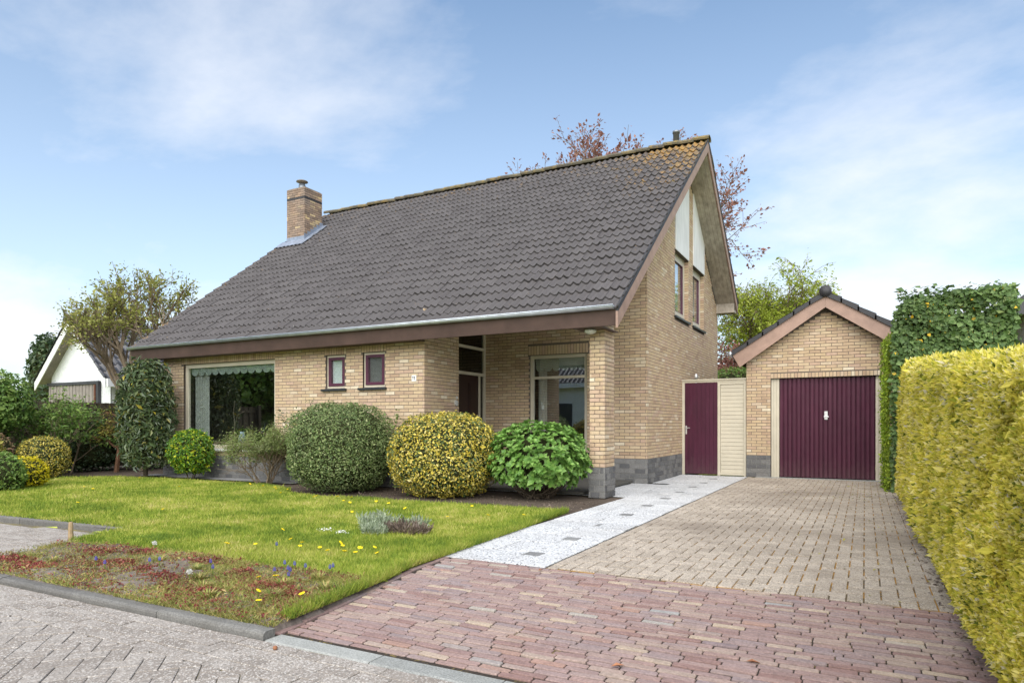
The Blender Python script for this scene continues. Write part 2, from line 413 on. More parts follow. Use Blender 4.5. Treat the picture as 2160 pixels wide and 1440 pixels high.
M['lf_twig'] = m_leaf('twiggy_shrub_leaf', [(0, (.11, .15, .04)), (.5, (.18, .235, .07)), (1, (.28, .32, .12))])
M['lf_ivy'] = m_leaf('ivy_leaf', [(0, (.045, .085, .022)), (.5, (.085, .145, .042)), (.9, (.14, .21, .07)), (.978, (.18, .23, .08)), (.982, (.60, .38, .02)), (1, (.62, .42, .03))], rough=.5, sp=.25)
M['lf_lime'] = m_leaf('lime_leaf', [(0, (.13, .22, .02)), (.5, (.27, .40, .03)), (1, (.46, .55, .07))], tr=.3)
M['lf_conifer'] = m_leaf('golden_conifer_spray', [(0, (.12, .16, .025)), (.2, (.34, .37, .045)), (.45, (.64, .59, .08)), (.75, (.84, .74, .15)), (.95, (.88, .80, .36)), (1, (.72, .68, .57))], tr=.5, cv=.22, clump=2.2, sp=.15, rough=.7)
M['lf_laurel'] = m_leaf('laurel_leaf', [(0, (.045, .075, .03)), (.6, (.085, .125, .05)), (.93, (.14, .17, .07)), (1, (.40, .33, .04))], rough=.35, sp=.5)
M['lf_maple'] = m_leaf('maple_leaf', [(0, (.18, .19, .045)), (.5, (.27, .29, .065)), (1, (.40, .38, .11))], tr=.4)
M['lf_beech'] = m_leaf('copper_leaf', [(0, (.20, .085, .07)), (.5, (.30, .135, .11)), (1, (.40, .22, .17))], tr=.35)
M['lf_birch'] = m_leaf('spring_green_leaf', [(0, (.22, .28, .03)), (.5, (.34, .42, .05)), (1, (.46, .50, .09))], tr=.4)
M['lf_green'] = m_leaf('mid_green_leaf', [(0, (.07, .14, .03)), (.5, (.15, .26, .05)), (1, (.28, .38, .10))], tr=.35)
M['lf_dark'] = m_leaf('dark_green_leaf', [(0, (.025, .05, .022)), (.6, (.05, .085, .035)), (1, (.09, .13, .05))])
M['lf_yellow'] = m_leaf('bright_yellow_leaf', [(0, (.20, .25, .01)), (.4, (.55, .47, .01)), (1, (.80, .64, .02))], tr=.3)
M['lf_olive'] = m_leaf('olive_leaf', [(0, (.15, .15, .03)), (.5, (.27, .25, .045)), (.85, (.38, .34, .08)), (1, (.24, .11, .06))], tr=.3)
M['lf_pink'] = m_leaf('russet_leaf', [(0, (.17, .09, .06)), (.5, (.27, .17, .10)), (1, (.22, .24, .09))])
M['lf_lav'] = m_leaf('lavender_leaf', [(0, (.19, .24, .14)), (.5, (.32, .38, .26)), (1, (.46, .50, .38))])
M['lf_dry'] = m_leaf('dry_stem', [(0, (.10, .075, .06)), (.5, (.17, .125, .10)), (1, (.25, .20, .15))])
M['lf_sedum'] = m_leaf('red_sedum', [(0, (.13, .025, .025)), (.4, (.25, .05, .045)), (.7, (.33, .09, .065)), (.82, (.30, .15, .08)), (1, (.24, .22, .08))])
M['lf_weed'] = m_leaf('weed_blade', [(0, (.14, .19, .035)), (.4, (.27, .29, .06)), (.75, (.42, .37, .12)), (1, (.48, .33, .15))], tr=.3)
M['bark'] = m_plain('bark', (.115, .09, .068), .95, .4, 25, .1, 0, 40, (2, 2, .5), .6)
M['bark2'] = m_plain('reddish_bark', (.19, .105, .065), .95, .4, 25, .1, 0, 40, (2, 2, .5), .6)
M['twig'] = m_plain('twig', (.22, .17, .12), .9, .3, 30, .1)
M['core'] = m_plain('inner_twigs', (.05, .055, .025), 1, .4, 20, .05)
M['core_y'] = m_plain('inner_yellow_twigs', (.30, .26, .05), 1, .4, 20, .05)
M['dandelion'] = m_plain('dandelion_yellow', (.85, .62, .01), .7, .1, 60)
M['muscari'] = m_plain('muscari_blue', (.10, .10, .45), .6, .3, 90)
M['stem'] = m_plain('flower_stem', (.14, .22, .04), .7, .2, 60)
M['clock'] = m_plain('seed_head', (.7, .7, .66), .9, .1, 60)
M['petal'] = m_plain('white_petal', (.8, .8, .78), .8, .1, 60)
M['deadleaf'] = m_plain('dead_leaf', (.33, .15, .08), .8, .3, 60)
# ------------------------------------------------------------------ piece builders
def split_top(items, key, n=300):
    """the n pieces that show largest, and the rest"""
    s = sorted(items, key=key, reverse=True)
    return s[:n], s[n:]
_unit = {}
def unit_piece(name, mat, mk):
    k = (name, mat.name)
    if k not in _unit:
        v, f = mk()
        me = bpy.data.meshes.new(name); me.from_pydata(v, [], f); me.update(); me.materials.append(mat)
        _unit[k] = me
    return _unit[k]
BOXV = [(0,0,0),(1,0,0),(1,1,0),(0,1,0),(0,0,1),(1,0,1),(1,1,1),(0,1,1)]
BOXF = [(0,3,2,1),(4,5,6,7),(0,1,5,4),(1,2,6,5),(2,3,7,6),(3,0,4,7)]
DEPTH = 0.03
# a brick record: (o, u, n, a0, a1, z0, z1): lies on the plane o + u*a, front face along n
def brick_rows(o, u, n, width, z0, z1, course=.0667, L=.2204, gap=.011, holes=(), keep=None, shift=0.0, first=0):
    out = []; i = 0; z = z0
    while z + course * .6 < z1:
        zb, zt = z + gap / 2, min(z + course - gap / 2, z1)
        zm = (zb + zt) / 2
        segs = [(0.0, width)]
        for (h0, h1, g0, g1) in holes:
            if zt > g0 + .012 and zb < g1 - .012:
                ns = []
                for a, b in segs:
                    if h1 <= a or h0 >= b: ns.append((a, b)); continue
                    if h0 > a: ns.append((a, h0))
                    if h1 < b: ns.append((h1, b))
                segs = ns
        off = ((i + first) % 2) * L / 2 + shift
        for a, b in segs:
            x = math.floor((a + off) / L) * L - off
            while x < b:
                p, q = max(a, x + gap / 2), min(b, x + L - gap / 2)
                if p > a - 1e-6 and abs(p - a) < gap: p = a
                if abs(b - q) < gap: q = b
                if q - p > .035 and (keep is None or (keep(p, zt) and keep(q, zt))):
                    j = float(np.clip(RNG.normal(0, .0012), -.0018, .003))
                    out.append((o, u, n, p, q, zb, zt, j))
                x += L
        z += course; i += 1
    return out
def soldier(o, u, n, a0, a1, z0, z1, w=.0667, gap=.011):
    k = max(1, round((a1 - a0) / w)); w = (a1 - a0) / k
    return [(o, u, n, a0 + i * w + gap / 2, a0 + (i + 1) * w - gap / 2, z0, z1, float(np.clip(RNG.normal(0, .0012), -.0018, .003))) for i in range(k)]
def bcentre(b):
    o, u, n, a0, a1, z0, z1, j = b
    a = (a0 + a1) / 2
    return (o[0] + u[0] * a, o[1] + u[1] * a, (z0 + z1) / 2)
def bsize(b):
    p = bcentre(b); q = nearness(p)
    if q == 0: return 0
    to = Vector(CAM) - Vector(p); c = max(0.0, to.normalized().dot(Vector(b[2])))
    return q * q * c * (b[4] - b[3])
def joined_bricks(name, bs, mat, parent):
    V = []; F = []; R = []
    base = np.array(BOXV, float)
    for b in bs:
        o, u, n, a0, a1, z0, z1, j = b
        o = np.array(o); u = np.array(u); n = np.array(n)
        P = o + np.outer(a0 + base[:, 0] * (a1 - a0), u) + np.outer(-DEPTH + base[:, 1] * (DEPTH + j), n)
        P[:, 2] += z0 + base[:, 2] * (z1 - z0)
        F.append(np.array(BOXF) + 8 * len(V)); V.append(P); R += [random.random()] * 6
    o = np_mesh(name, np.concatenate(V), np.concatenate(F), mat, parent, R)
    tag(o, kind='stuff'); return o
def single_bricks(name, bs, mat, parent):
    me = unit_piece(name, mat, lambda: (BOXV, BOXF))
    for b in bs:
        o, u, n, a0, a1, z0, z1, j = b
        ob = bpy.data.objects.new(name, me)
        ux, uy = u[0] * (a1 - a0), u[1] * (a1 - a0)
        d = DEPTH + j
        nx, ny = n[0] * d, n[1] * d
        s = Vector(o) + Vector(u) * a0 - Vector(n) * DEPTH + Vector((0, 0, z0))
        ob.matrix_local = Matrix(((ux, nx, 0, s.x), (uy, ny, 0, s.y), (0, 0, z1 - z0, s.z), (0, 0, 0, 1)))
        link(ob, parent)
def wall_core(mb, o, u, n, width, z0, z1, holes=(), thick=.28, back=.004):
    cuts = sorted({0.0, width, *[h for H in holes for h in H[:2]]})
    for a, b in zip(cuts, cuts[1:]):
        zs = [(z0, z1)]
        for (h0, h1, g0, g1) in holes:
            if h0 <= a + 1e-6 and h1 >= b - 1e-6:
                nz = []
                for p, q in zs:
                    if g1 <= p or g0 >= q: nz.append((p, q)); continue
                    if g0 > p: nz.append((p, g0))
                    if g1 < q: nz.append((g1, q))
                zs = nz
        for p, q in zs: mb.obox(o, u, n, a, b, -thick, -back, p, q)

# pavers: convex polygons on the ground
def clip(poly, a, b, c):
    """keep the side a*x + b*y + c >= 0"""
    out = []
    for i, p in enumerate(poly):
        q = poly[(i + 1) % len(poly)]
        dp, dq = a * p[0] + b * p[1] + c, a * q[0] + b * q[1] + c
        if dp >= 0: out.append(p)
        if (dp >= 0) != (dq >= 0):
            t = dp / (dp - dq); out.append((p[0] + (q[0] - p[0]) * t, p[1] + (q[1] - p[1]) * t))
    return out
def area(poly):
    return abs(sum(p[0] * q[1] - q[0] * p[1] for p, q in zip(poly, poly[1:] + poly[:1]))) / 2
def shrink(poly, g):
    cx = sum(p[0] for p in poly) / len(poly); cy = sum(p[1] for p in poly) / len(poly)
    out = []
    for x, y in poly:
        d = math.hypot(x - cx, y - cy); k = max(0, 1 - g * 1.25 / max(d, 1e-6)); out.append((cx + (x - cx) * k, cy + (y - cy) * k))
    return out
def rect_shrink(poly, g): return shrink(poly, g)
def paver_geo(poly, zf, h=.014, cham=.004, tilt=0.0):
    """top face, chamfer ring and short sides of one paver, local to its centre"""
    n = len(poly); a = shrink(poly, cham)
    cx = sum(p[0] for p in poly) / n; cy = sum(p[1] for p in poly) / n
    tx, ty = RNG.normal(0, tilt, 2) if tilt else (0, 0)
    zz = lambda p: zf(p[0], p[1]) + tx * (p[0] - cx) + ty * (p[1] - cy)
    v = [(p[0], p[1], zz(p)) for p in a] + [(p[0], p[1], zz(p) - cham * .8) for p in poly] + [(p[0], p[1], zz(p) - h) for p in poly]
    f = [tuple(range(n))] + [(i, n + i, n + (i + 1) % n, (i + 1) % n) for i in range(n)] + [(n + i, 2 * n + i, 2 * n + (i + 1) % n, n + (i + 1) % n) for i in range(n)]
    return v, f
def ccw(poly):
    s = sum(p[0] * q[1] - q[0] * p[1] for p, q in zip(poly, poly[1:] + poly[:1]))
    return poly if s > 0 else poly[::-1]
def lay_pavers(name, polys, zf, mat, parent, joined_name, n=300, tilt=.004, lift=.0015, cham=.004):
    items = []
    for p in polys:
        p = ccw(p)
        c = (sum(q[0] for q in p) / len(p), sum(q[1] for q in p) / len(p))
        items.append((p, c))
    def key(it):
        q = nearness((it[1][0], it[1][1], 0)); return q * q * q * area(it[0])
    top, rest = split_top(items, key, n)
    for p, c in top:
        dz = RNG.normal(0, lift)
        v, f = paver_geo([(x - c[0], y - c[1]) for x, y in p], lambda x, y: zf(x + c[0], y + c[1]), tilt=tilt, cham=cham)
        me = bpy.data.meshes.new(name); me.from_pydata(v, [], f); me.update(); me.materials.append(mat)
        ob = bpy.data.objects.new(name, me); ob.location = (c[0], c[1], dz); link(ob, parent)
    if rest:
        mb = MB(); R = []
        for p, c in rest:
            dz = RNG.normal(0, lift)
            v, f = paver_geo(p, lambda x, y: zf(x, y) + dz, tilt=tilt, cham=cham)
            mb.add(v, f); R += [random.random()] * len(f)
        o = mb.build(joined_name, mat, parent)
        a = o.data.attributes.new('rnd', 'FLOAT', 'FACE'); a.data.foreach_set('value', R)
        tag(o, kind='stuff')
def sheet(name, poly, z, mat, zf=None):
    mb = MB(); mb.add([(x, y, zf(x, y) if zf else z) for x, y in ccw(poly)], [tuple(range(len(poly)))])
    return tag(mb.build(name, mat), kind='structure')
def inside(poly, X, Y):
    r = np.zeros(len(X), bool); j = len(poly) - 1
    for i in range(len(poly)):
        xi, yi = poly[i]; xj, yj = poly[j]
        r ^= ((yi > Y) != (yj > Y)) & (X < (xj - xi) * (Y - yi) / (yj - yi + 1e-12) + xi); j = i
    return r

# ------------------------------------------------------------------ ground
gm = MB(); gm.add([(-250, -250, -.13), (250, -250, -.13), (250, 250, -.13), (-250, 250, -.13)], [(0, 1, 2, 3)])
tag(gm.build('ground', M['lawnbase']), kind='structure')
ZS = -.042
# street, laid in concrete pavers
street = sheet('street', [(-60, -10.40), (30, -10.40), (30, -15.6), (-60, -15.6)], ZS - .009, M['joint_street'])
polys = []
for r in range(4):
    y1 = -10.455 - r * .102
    x = -6 - (r % 2) * .1
    while x < 4.2:
        polys.append([(x + .003, y1 - .099), (x + .2, y1 - .099), (x + .2, y1 - .003), (x + .003, y1 - .003)]); x += .204
YH = -10.455 - 4 * .102
s2 = math.sqrt(.5)
def rot45(p, k=.102):
    x, y = p; return ((x - y) * s2 * k, (x + y) * s2 * k)
for i in range(-60, 90):
    for j in range(-60, 90):
        # 45 degree herringbone of 2:1 stones
        m4 = (i - j) % 4
        if m4 == 0: cells = [(i, j), (i + 2, j), (i + 2, j + 1), (i, j + 1)]
        elif m4 == 3: cells = [(i, j), (i + 1, j), (i + 1, j + 2), (i, j + 2)]
        else: continue
        q = [rot45(c) for c in cells]
        q = [(x - 1.0, y - 14.2) for x, y in q]
        cx = sum(p[0] for p in q) / 4; cy = sum(p[1] for p in q) / 4
        if cx < -5.5 or cx > 4 or cy > YH + .15 or cy < -12.9: continue
        q = clip(q, 0, -1, YH)
        if len(q) > 2 and area(q) > .0012: polys.append(shrink(q, .003))
lay_pavers('street_paver', polys, lambda x, y: ZS, M['street'], street, 'street_paving', 300, .006, .0015)

# red clinker apron
zr = lambda x, y: -.045 * min(1, max(0, (-8.1 - y) / 2.15))
RL = [(.50, -8.09), (.51, -8.65), (.63, -9.37), (.70, -9.84), (.76, -10.32)]
apron = sheet('driveway_apron', [(.30, -8.09), (.25, -8.65), (.30, -9.37), (.30, -9.84), (.30, -10.40), (5.2, -10.40), (5.2, -8.09)], 0, M['joint_red'], lambda x, y: zr(x, y) - .011)
def redleft(y):
    for (x0, y0), (x1, y1) in zip(RL, RL[1:]):
        if y1 <= y <= y0: return x0 + (x1 - x0) * (y - y0) / (y1 - y0)
    return RL[-1][0]
polys = []
y = -8.105; r = 0
while y - .057 > -10.32:
    x0 = redleft(y - .026) + .075
    x = x0 - RNG.uniform(.02, .17)
    hh = .057
    soldier_row = -9.98 < y < -9.84
    while x < 5.1:
        w = RNG.normal(.192, .006)
        a, b = max(x, x0) , x + w - .007
        if b - a > .05:
            j = RNG.normal(0, .0016, 4)
            c = .005  # rounded corners of worn clinkers
            y1, y0 = y - .006 + j[0], y - hh + .0085 + j[1]
            e = RNG.normal(0, .002, 2)
            polys.append([(a + c, y0 + e[0]), (b - c, y0 + e[1]), (b, y0 + c + e[1]), (b, y1 - c + e[1]), (b - c, y1 + e[1]), (a + c, y1 + e[0]), (a, y1 - c + e[0]), (a, y0 + c + e[0])])
        x += w
    y -= hh; r += 1
for (x0, y0), (x1, y1) in zip(RL, RL[1:]):                       # border row along the lawn
    L_ = math.hypot(x1 - x0, y1 - y0); k = max(1, round(L_ / .2)); dx, dy = (x1 - x0) / L_, (y1 - y0) / L_
    for i in range(k):
        a, b = i * L_ / k + .004, (i + 1) * L_ / k - .004
        P_ = lambda t, s: (x0 + dx * t - dy * s, y0 + dy * t + dx * s)
        polys.append([P_(a, .008), P_(b, .008), P_(b, .062), P_(a, .062)])
lay_pavers('clinker', polys, zr, M['clinker'], apron, 'clinker_paving', 300, .012, .002, .004)

# beige paver drive
drive = sheet('driveway', [(1.42, -8.09), (5.2, -8.09), (5.2, 2.86), (1.42, 2.86)], -.010, M['joint_beige'])
polys = []
k = .1075
DX1 = 1.53
for i in range(-60, 140):
    for j in range(-10, 140):
        m4 = (i - j) % 4
        if m4 == 0: c = (i, j, i + 2, j + 1)
        elif m4 == 3: c = (i, j, i + 1, j + 2)
        else: continue
        x0, y0, x1, y1 = 1.2 + c[0] * k, -8.6 + c[1] * k, 1.2 + c[2] * k, -8.6 + c[3] * k
        if x1 < DX1 or x0 > 4.75 or y1 < -8.0 or y0 > 2.7: continue
        x0, y0, x1, y1 = max(x0, DX1), max(y0, -8.09), x1, min(y1, 2.78)
        if x1 - x0 < .03 or y1 - y0 < .03: continue
        polys.append([(x0 + .005, y0 + .004), (x1 - .005, y0 + .004), (x1 - .005, y1 - .004), (x0 + .005, y1 - .004)])
lay_pavers('paver', polys, lambda x, y: 0, M['paver'], drive, 'driveway_paving', 300, .006, .0015)

# white aggregate slabs: path along the drive and porch floor
path = sheet('garden_path', [(.40, -8.09), (1.52, -8.09), (1.52, 2.9), (0, 2.9), (0, 0), (-3.35, 0), (-3.35, -2.55), (.40, -2.55)], -.008, M['joint_slab'])
polys = []; P0 = .525
y = -8.08; r = 0
XM = 1.02
while y < 2.85:
    y1 = min(y + P0, 2.88)
    o_ = .16 if r % 2 else 0.0
    xa = .40 if y < 0 else .01
    cols = [(xa, xa + (XM - xa) * .5 + (.05 if r % 2 else -.02)), (None, XM + (.10 if r % 2 == 0 else -.05)), (None, 1.51)]
    p_ = xa
    for c0, c1 in cols:
        e_ = RNG.uniform(.001, .007, 4); polys.append([(p_ + e_[0], y + e_[1]), (c1 - e_[2], y + e_[1]), (c1 - e_[2], y1 - e_[3]), (p_ + e_[0], y1 - e_[3])]); p_ = c1
    y = y1; r += 1
x = .40
while x > -3.3:
    yy = -2.54; x0 = max(x - .5, -3.34)
    while yy < -.02:
        y1 = min(yy + .5, -.005)
        q = [(x0 + .003, yy + .003), (x - .003, yy + .003), (x - .003, y1 - .003), (x0 + .003, y1 - .003)]
        polys.append(q); yy = y1
    x = x0
lay_pavers('slab', polys, lambda x, y: 0, M['slab'], path, 'slab_paving', 300, .004, .002)
for i, (x, y) in enumerate([(1.18, -7.62), (1.17, -6.70), (1.14, -5.68), (1.09, -4.63), (1.05, -3.54), (1.03, -2.48), (1.0, -1.4), (.98, -.3), (.96, .75), (.95, 1.8)]):
    mb = MB(); v, f = paver_geo([(x - .08, y - .08), (x + .08, y - .08), (x + .08, y + .08), (x - .08, y + .08)], lambda a, b: .005, .012, .003); mb.add(v, f)
    mb.build('paving_insert', M['insert'], path)

# kerbs
kerb = tag(bpy.data.objects.new('kerb', None), kind='structure'); COL.objects.link(kerb)
def kerb_stone(x0, x1, top, mat, y0=-10.45, y1=-10.33, name='kerb_stone', zb=-.14):
    mb = MB(); c = .014
    prof = [(y0, zb), (y1, zb), (y1, top), (y0 + c * 1.6, top), (y0 + c * .3, top - c * .7), (y0, top - c * 1.6)]
    mb.prism([(x0 + .004, p[0], p[1]) for p in prof], (x1 - x0 - .008, 0, 0))
    o = mb.build(name, mat, kerb); return o
x = .83
while x > -3.0:
    kerb_stone(max(x - .98, -2.95), x, .0 + RNG.normal(0, .003), M['kerb'], y0=-10.44 + RNG.normal(0, .003), y1=-10.355); x -= .98
for x0, x1 in ((.83, 1.60), (1.60, 2.35), (2.35, 3.2), (3.2, 4.1), (4.1, 5.1)): kerb_stone(x0, x1, -.044, M['kerb2'], y1=-10.315)
# inlet of the neighbour's paving on the left, with its own kerb
inlet = sheet('side_paving', [(-14, -9.0), (-3.62, -8.52), (-3.36, -9.24), (-3.05, -9.97), (-2.95, -10.42), (-14, -10.42)], -.065, M['joint_street'])
polys = []
IP = [(-9.5, -8.82), (-3.75, -8.60), (-3.45, -9.24), (-3.2, -9.97), (-3.05, -10.40), (-9.5, -10.40)]
for r in range(26):
    y1 = -8.55 - r * .102
    x = -9.4 - (r % 2) * .1
    while x < -3:
        q = [(x + .003, y1 - .099), (x + .2, y1 - .099), (x + .2, y1 - .003), (x + .003, y1 - .003)]
        if inside(IP, np.array([p[0] for p in q]), np.array([p[1] for p in q])).all(): polys.append(q)
        x += .204
lay_pavers('side_paver', polys, lambda x, y: -.055, M['street'], inlet, 'side_paving_stones', 250, .006, .0015)
pts = [(-3.66, -8.50), (-4.6, -8.57), (-5.6, -8.64), (-6.6, -8.71), (-7.6, -8.78), (-8.6, -8.85)]
for (xa, ya), (xb, yb) in zip(pts, pts[1:]):
    mb = MB(); d = Vector((xb - xa, yb - ya, 0)).normalized(); n_ = Vector((-d.y, d.x, 0))
    if n_.y < 0: n_ = -n_
    mb.prism([Vector((xa, ya, z)) + n_ * w + d * .005 for w, z in ((0, -.14), (.12, -.14), (.12, .012), (.018, .012), (.004, .004), (0, -.012))], d * ((Vector((xb, yb, 0)) - Vector((xa, ya, 0))).length - .01))
    mb.build('kerb_stone', M['kerb'], kerb)

# soil and lawn sheets
LAWN = [(-9.44, -7.12), (-11.3, -5.76), (-11.99, -4.76), (-11.13, -4.0), (-9.74, -3.85), (-8.14, -3.83), (-6.65, -3.78), (-5.5, -4.2), (-5.0, -4.75), (-4.0, -4.95), (-3.2, -4.7), (-2.6, -4.85), (-1.21, -4.74), (-.44, -4.71), (.30, -4.71), (.395, -6.2), (.49, -8.09), (.51, -8.65), (.63, -9.10), (.14, -9.15), (-.57, -9.18), (-1.52, -9.11), (-2.56, -9.18), (-3.34, -9.26), (-3.62, -8.50), (-6.02, -8.62), (-9.5, -8.86)]
BED = [(-3.34, -9.26), (-2.56, -9.18), (-1.52, -9.11), (-.57, -9.18), (.14, -9.15), (.63, -9.10), (.67, -9.37), (.74, -9.84), (.80, -10.36), (-2.95, -10.36), (-3.1, -9.97)]
tag(sheet('garden_soil', [(-14.8, -8.9), (-3.62, -8.52), (-3.36, -9.24), (-3.05, -9.97), (-2.95, -10.40), (.70, -10.40), (.66, -9.84), (.59, -9.37), (.48, -8.65), (.46, -8.09), (.395, -8.09), (.395, -2.6), (-3.36, -2.6), (-3.36, -2.9), (-14.8, -2.9)], -.012, M['soil']))
sheet('side_soil', [(-16.5, -2.9), (-11.0, -2.9), (-11.0, 9), (-16.5, 9)], -.012, M['soil'])
def lumpy(name, poly, z, amp, mat, step=.12):
    xs = [p[0] for p in poly]; ys = [p[1] for p in poly]
    gx = np.arange(min(xs), max(xs) + step, step); gy = np.arange(min(ys), max(ys) + step, step)
    X, Y = np.meshgrid(gx, gy); Z = z + amp * (np.sin(X * 2.1 + 1) * np.sin(Y * 2.7) * .5 + np.sin(X * 5.3 + Y * 3.1) * .25 + RNG.normal(0, .25, X.shape))
    dd = np.full(X.shape, 9.0)
    for (xa, ya), (xb, yb) in zip(poly, poly[1:] + poly[:1]):
        l2 = (xb - xa) ** 2 + (yb - ya) ** 2; tt = np.clip(((X - xa) * (xb - xa) + (Y - ya) * (yb - ya)) / l2, 0, 1)
        dd = np.minimum(dd, np.hypot(X - xa - tt * (xb - xa), Y - ya - tt * (yb - ya)))
    dd = np.where(inside(poly, X.ravel(), Y.ravel()).reshape(X.shape), dd, -dd)
    kk = np.clip((dd + .01) / .05, 0, 1); Z = -.022 + (Z + .022) * kk; Z = np.where(dd < 0, -.10, Z)
    n, m_ = X.shape
    idx = np.arange(n * m_).reshape(n, m_)
    f = np.stack([idx[:-1, :-1], idx[:-1, 1:], idx[1:, 1:], idx[1:, :-1]], -1).reshape(-1, 4)
    V = np.stack([X.ravel(), Y.ravel(), Z.ravel()], 1)
    ins = inside(poly, V[:, 0], V[:, 1])
    f = f[ins[f].any(1)]
    o = np_mesh(name, V, f, mat, smooth=True); return tag(o, kind='structure')
sheet('lawn_ground', LAWN, -.004, M['lawnbase'])
lumpy('lawn', LAWN, .012, .012, M['lawnbase'], .07)
lumpy('flower_bed', BED, .012, .03, M['bedsoil'], .06)
sheet('facade_strip', [(-11.2, -3.45), (-6.3, -3.45), (-6.3, -3.02), (-11.2, -3.02)], .012, M['insert'])

# ------------------------------------------------------------------ the house
XL, XV = -11.65, .55
EY, EZ, RY, RZ, BY, BZ = -3.39, 3.03, 3.2, 8.09, 7.45, 4.80
KF = (RZ - EZ) / (RY - EY); KB = (RZ - BZ) / (BY - RY)
def roof_z(y): return EZ + KF * (y - EY) if y <= RY else RZ - KB * (y - RY)
house = thing('house', 'buff brick house with steep dark tiled roof and low front eaves', 'house', (-5.5, 0, 0))
FY, RX, DXX = -3.0, -3.354, -3.78
SLAB = .24
# openings: (a0, a1, z0, z1) along each wall
FW = (-10.99, FY, 0)                      # front wall, a = x + 10.99
fx = lambda x: x + 10.99
H_big = (fx(-10.25), fx(-7.24), .66, 2.60)
H_w1 = (fx(-5.80), fx(-5.29), 1.93, 2.60)
H_w2 = (fx(-4.83), fx(-4.28), 1.93, 2.61)
U, Nn = (1, 0, 0), (0, -1, 0)
core = MB(); pl = MB()
fw_w = RX - FW[0]
wall_core(core, FW, U, Nn, fw_w - .285, 0, 3.06, [H_big, H_w1, H_w2])
core.box(RX - .284, RX - .006, FY + .004, FY + .011, 0, 3.06)
# return wall and its end; the recessed door wall
RW = (RX, FY, 0); UR, NR = (0, 1, 0), (1, 0, 0)
core.prism([(RX - .28, FY + .012, 0), (RX - .28, FY + 1.185, 0), (RX - .28, FY + 1.185, roof_z(FY + 1.185) - .26), (RX - .28, FY + .012, roof_z(FY + .012) - .26)], (.276, 0, 0))
core.box(DXX, RX - .29, -1.95, -1.818, 0, 3.8)
# porch wall
PW = (DXX, 0, 0); px_ = lambda x: x - DXX
H_p = (px_(-2.66), px_(-1.30), .62, 2.72)
wall_core(core, PW, U, Nn, -DXX - .28, 0, 5.42, [H_p])
# gable wall
GW = (0, 0, 0)
H_g1 = (2.24, 3.56, 3.72, 5.28); H_g2 = (4.05, 5.36, 3.72, 5.28)
GWID = 7.3
wall_core(core, (0, .012, 0), UR, NR, GWID - .012, 0, 4.6, [(H_g1[0] - .012, H_g1[1] - .012, H_g1[2], H_g1[3]), (H_g2[0] - .012, H_g2[1] - .012, H_g2[2], H_g2[3])])
core.box(-.285, -.006, .004, .011, 0, 5.3)
def gtop(y): return roof_z(y) - SLAB - .05
ys = [.012, H_g1[0], H_g1[1], H_g2[0], H_g2[1], GWID]
for a, b in zip(ys, ys[1:]):
    inner = sorted({a, b, *([RY] if a < RY < b else [])})
    zb = 5.28 if (a, b) in ((H_g1[0], H_g1[1]), (H_g2[0], H_g2[1])) else 4.6
    poly = [(-.28, a, zb), (-.28, b, zb)] + [(-.28, y, gtop(y)) for y in inner[::-1]]
    core.prism(poly, (.276, 0, 0))
# rear and left side walls, floor, room partitions (plain)
core.box(-10.98, -.28, GWID - .28, GWID, 0, 4.5)
core.prism([(-10.98, -2.7, 0), (-10.98, GWID - .29, 0), (-10.98, GWID - .29, 4.4), (-10.98, RY, RZ - .3), (-10.98, -2.7, 3.1)], (.27, 0, 0))
wallo = core.build('wall', M['mortar'], house)
room = MB()
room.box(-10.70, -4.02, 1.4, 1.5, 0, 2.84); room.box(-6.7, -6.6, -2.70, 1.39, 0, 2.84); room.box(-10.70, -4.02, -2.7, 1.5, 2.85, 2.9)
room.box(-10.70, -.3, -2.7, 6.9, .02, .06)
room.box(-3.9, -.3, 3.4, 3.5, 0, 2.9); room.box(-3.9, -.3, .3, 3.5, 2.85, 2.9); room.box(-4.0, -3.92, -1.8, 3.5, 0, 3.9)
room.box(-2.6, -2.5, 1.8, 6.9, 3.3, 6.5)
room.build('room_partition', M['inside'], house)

bricks = []
bricks += brick_rows(FW, U, Nn, fw_w, .5, 3.06, holes=[H_big, H_w1, H_w2, (H_big[0] - .08, H_big[1] + .0, 2.60, 2.83), (H_w1[0] - .04, H_w1[1] + .04, 2.6, 2.81), (H_w2[0] - .04, H_w2[1] + .04, 2.61, 2.81)])
bricks += soldier(FW, U, Nn, H_big[0] - .07, H_big[1], 2.61, 2.82) + soldier(FW, U, Nn, H_w1[0] - .035, H_w1[1] + .035, 2.61, 2.81) + soldier(FW, U, Nn, H_w2[0] - .035, H_w2[1] + .035, 2.62, 2.81)
bricks += brick_rows(RW, UR, NR, 1.185, .5, 3.4, first=1)
bricks += brick_rows((RX, FY + 1.19, 0), (-1, 0, 0), (0, 1, 0), .42, .5, 3.4)
Hs = (H_p[0] - .04, H_p[1] + .04, 2.72, 2.93)
bricks += brick_rows(PW, U, Nn, -DXX, .5, 5.30, holes=[H_p, Hs], first=0)
bricks += soldier(PW, U, Nn, H_p[0] - .03, H_p[1] + .03, 2.73, 2.925)
bricks += brick_rows(GW, UR, NR, GWID, .5, 8.0, holes=[(H_g1[0], H_g1[1], 3.66, 7.6), (H_g2[0], H_g2[1], 3.66, 7.8)], keep=lambda a, z: z < gtop(a) - .01, first=1)
# reveals of the gable windows
for H in (H_g1, H_g2):
    bricks += brick_rows((-.10, H[1] - .006, 0), (1, 0, 0), (0, -1, 0), .10, 3.72, 5.28)
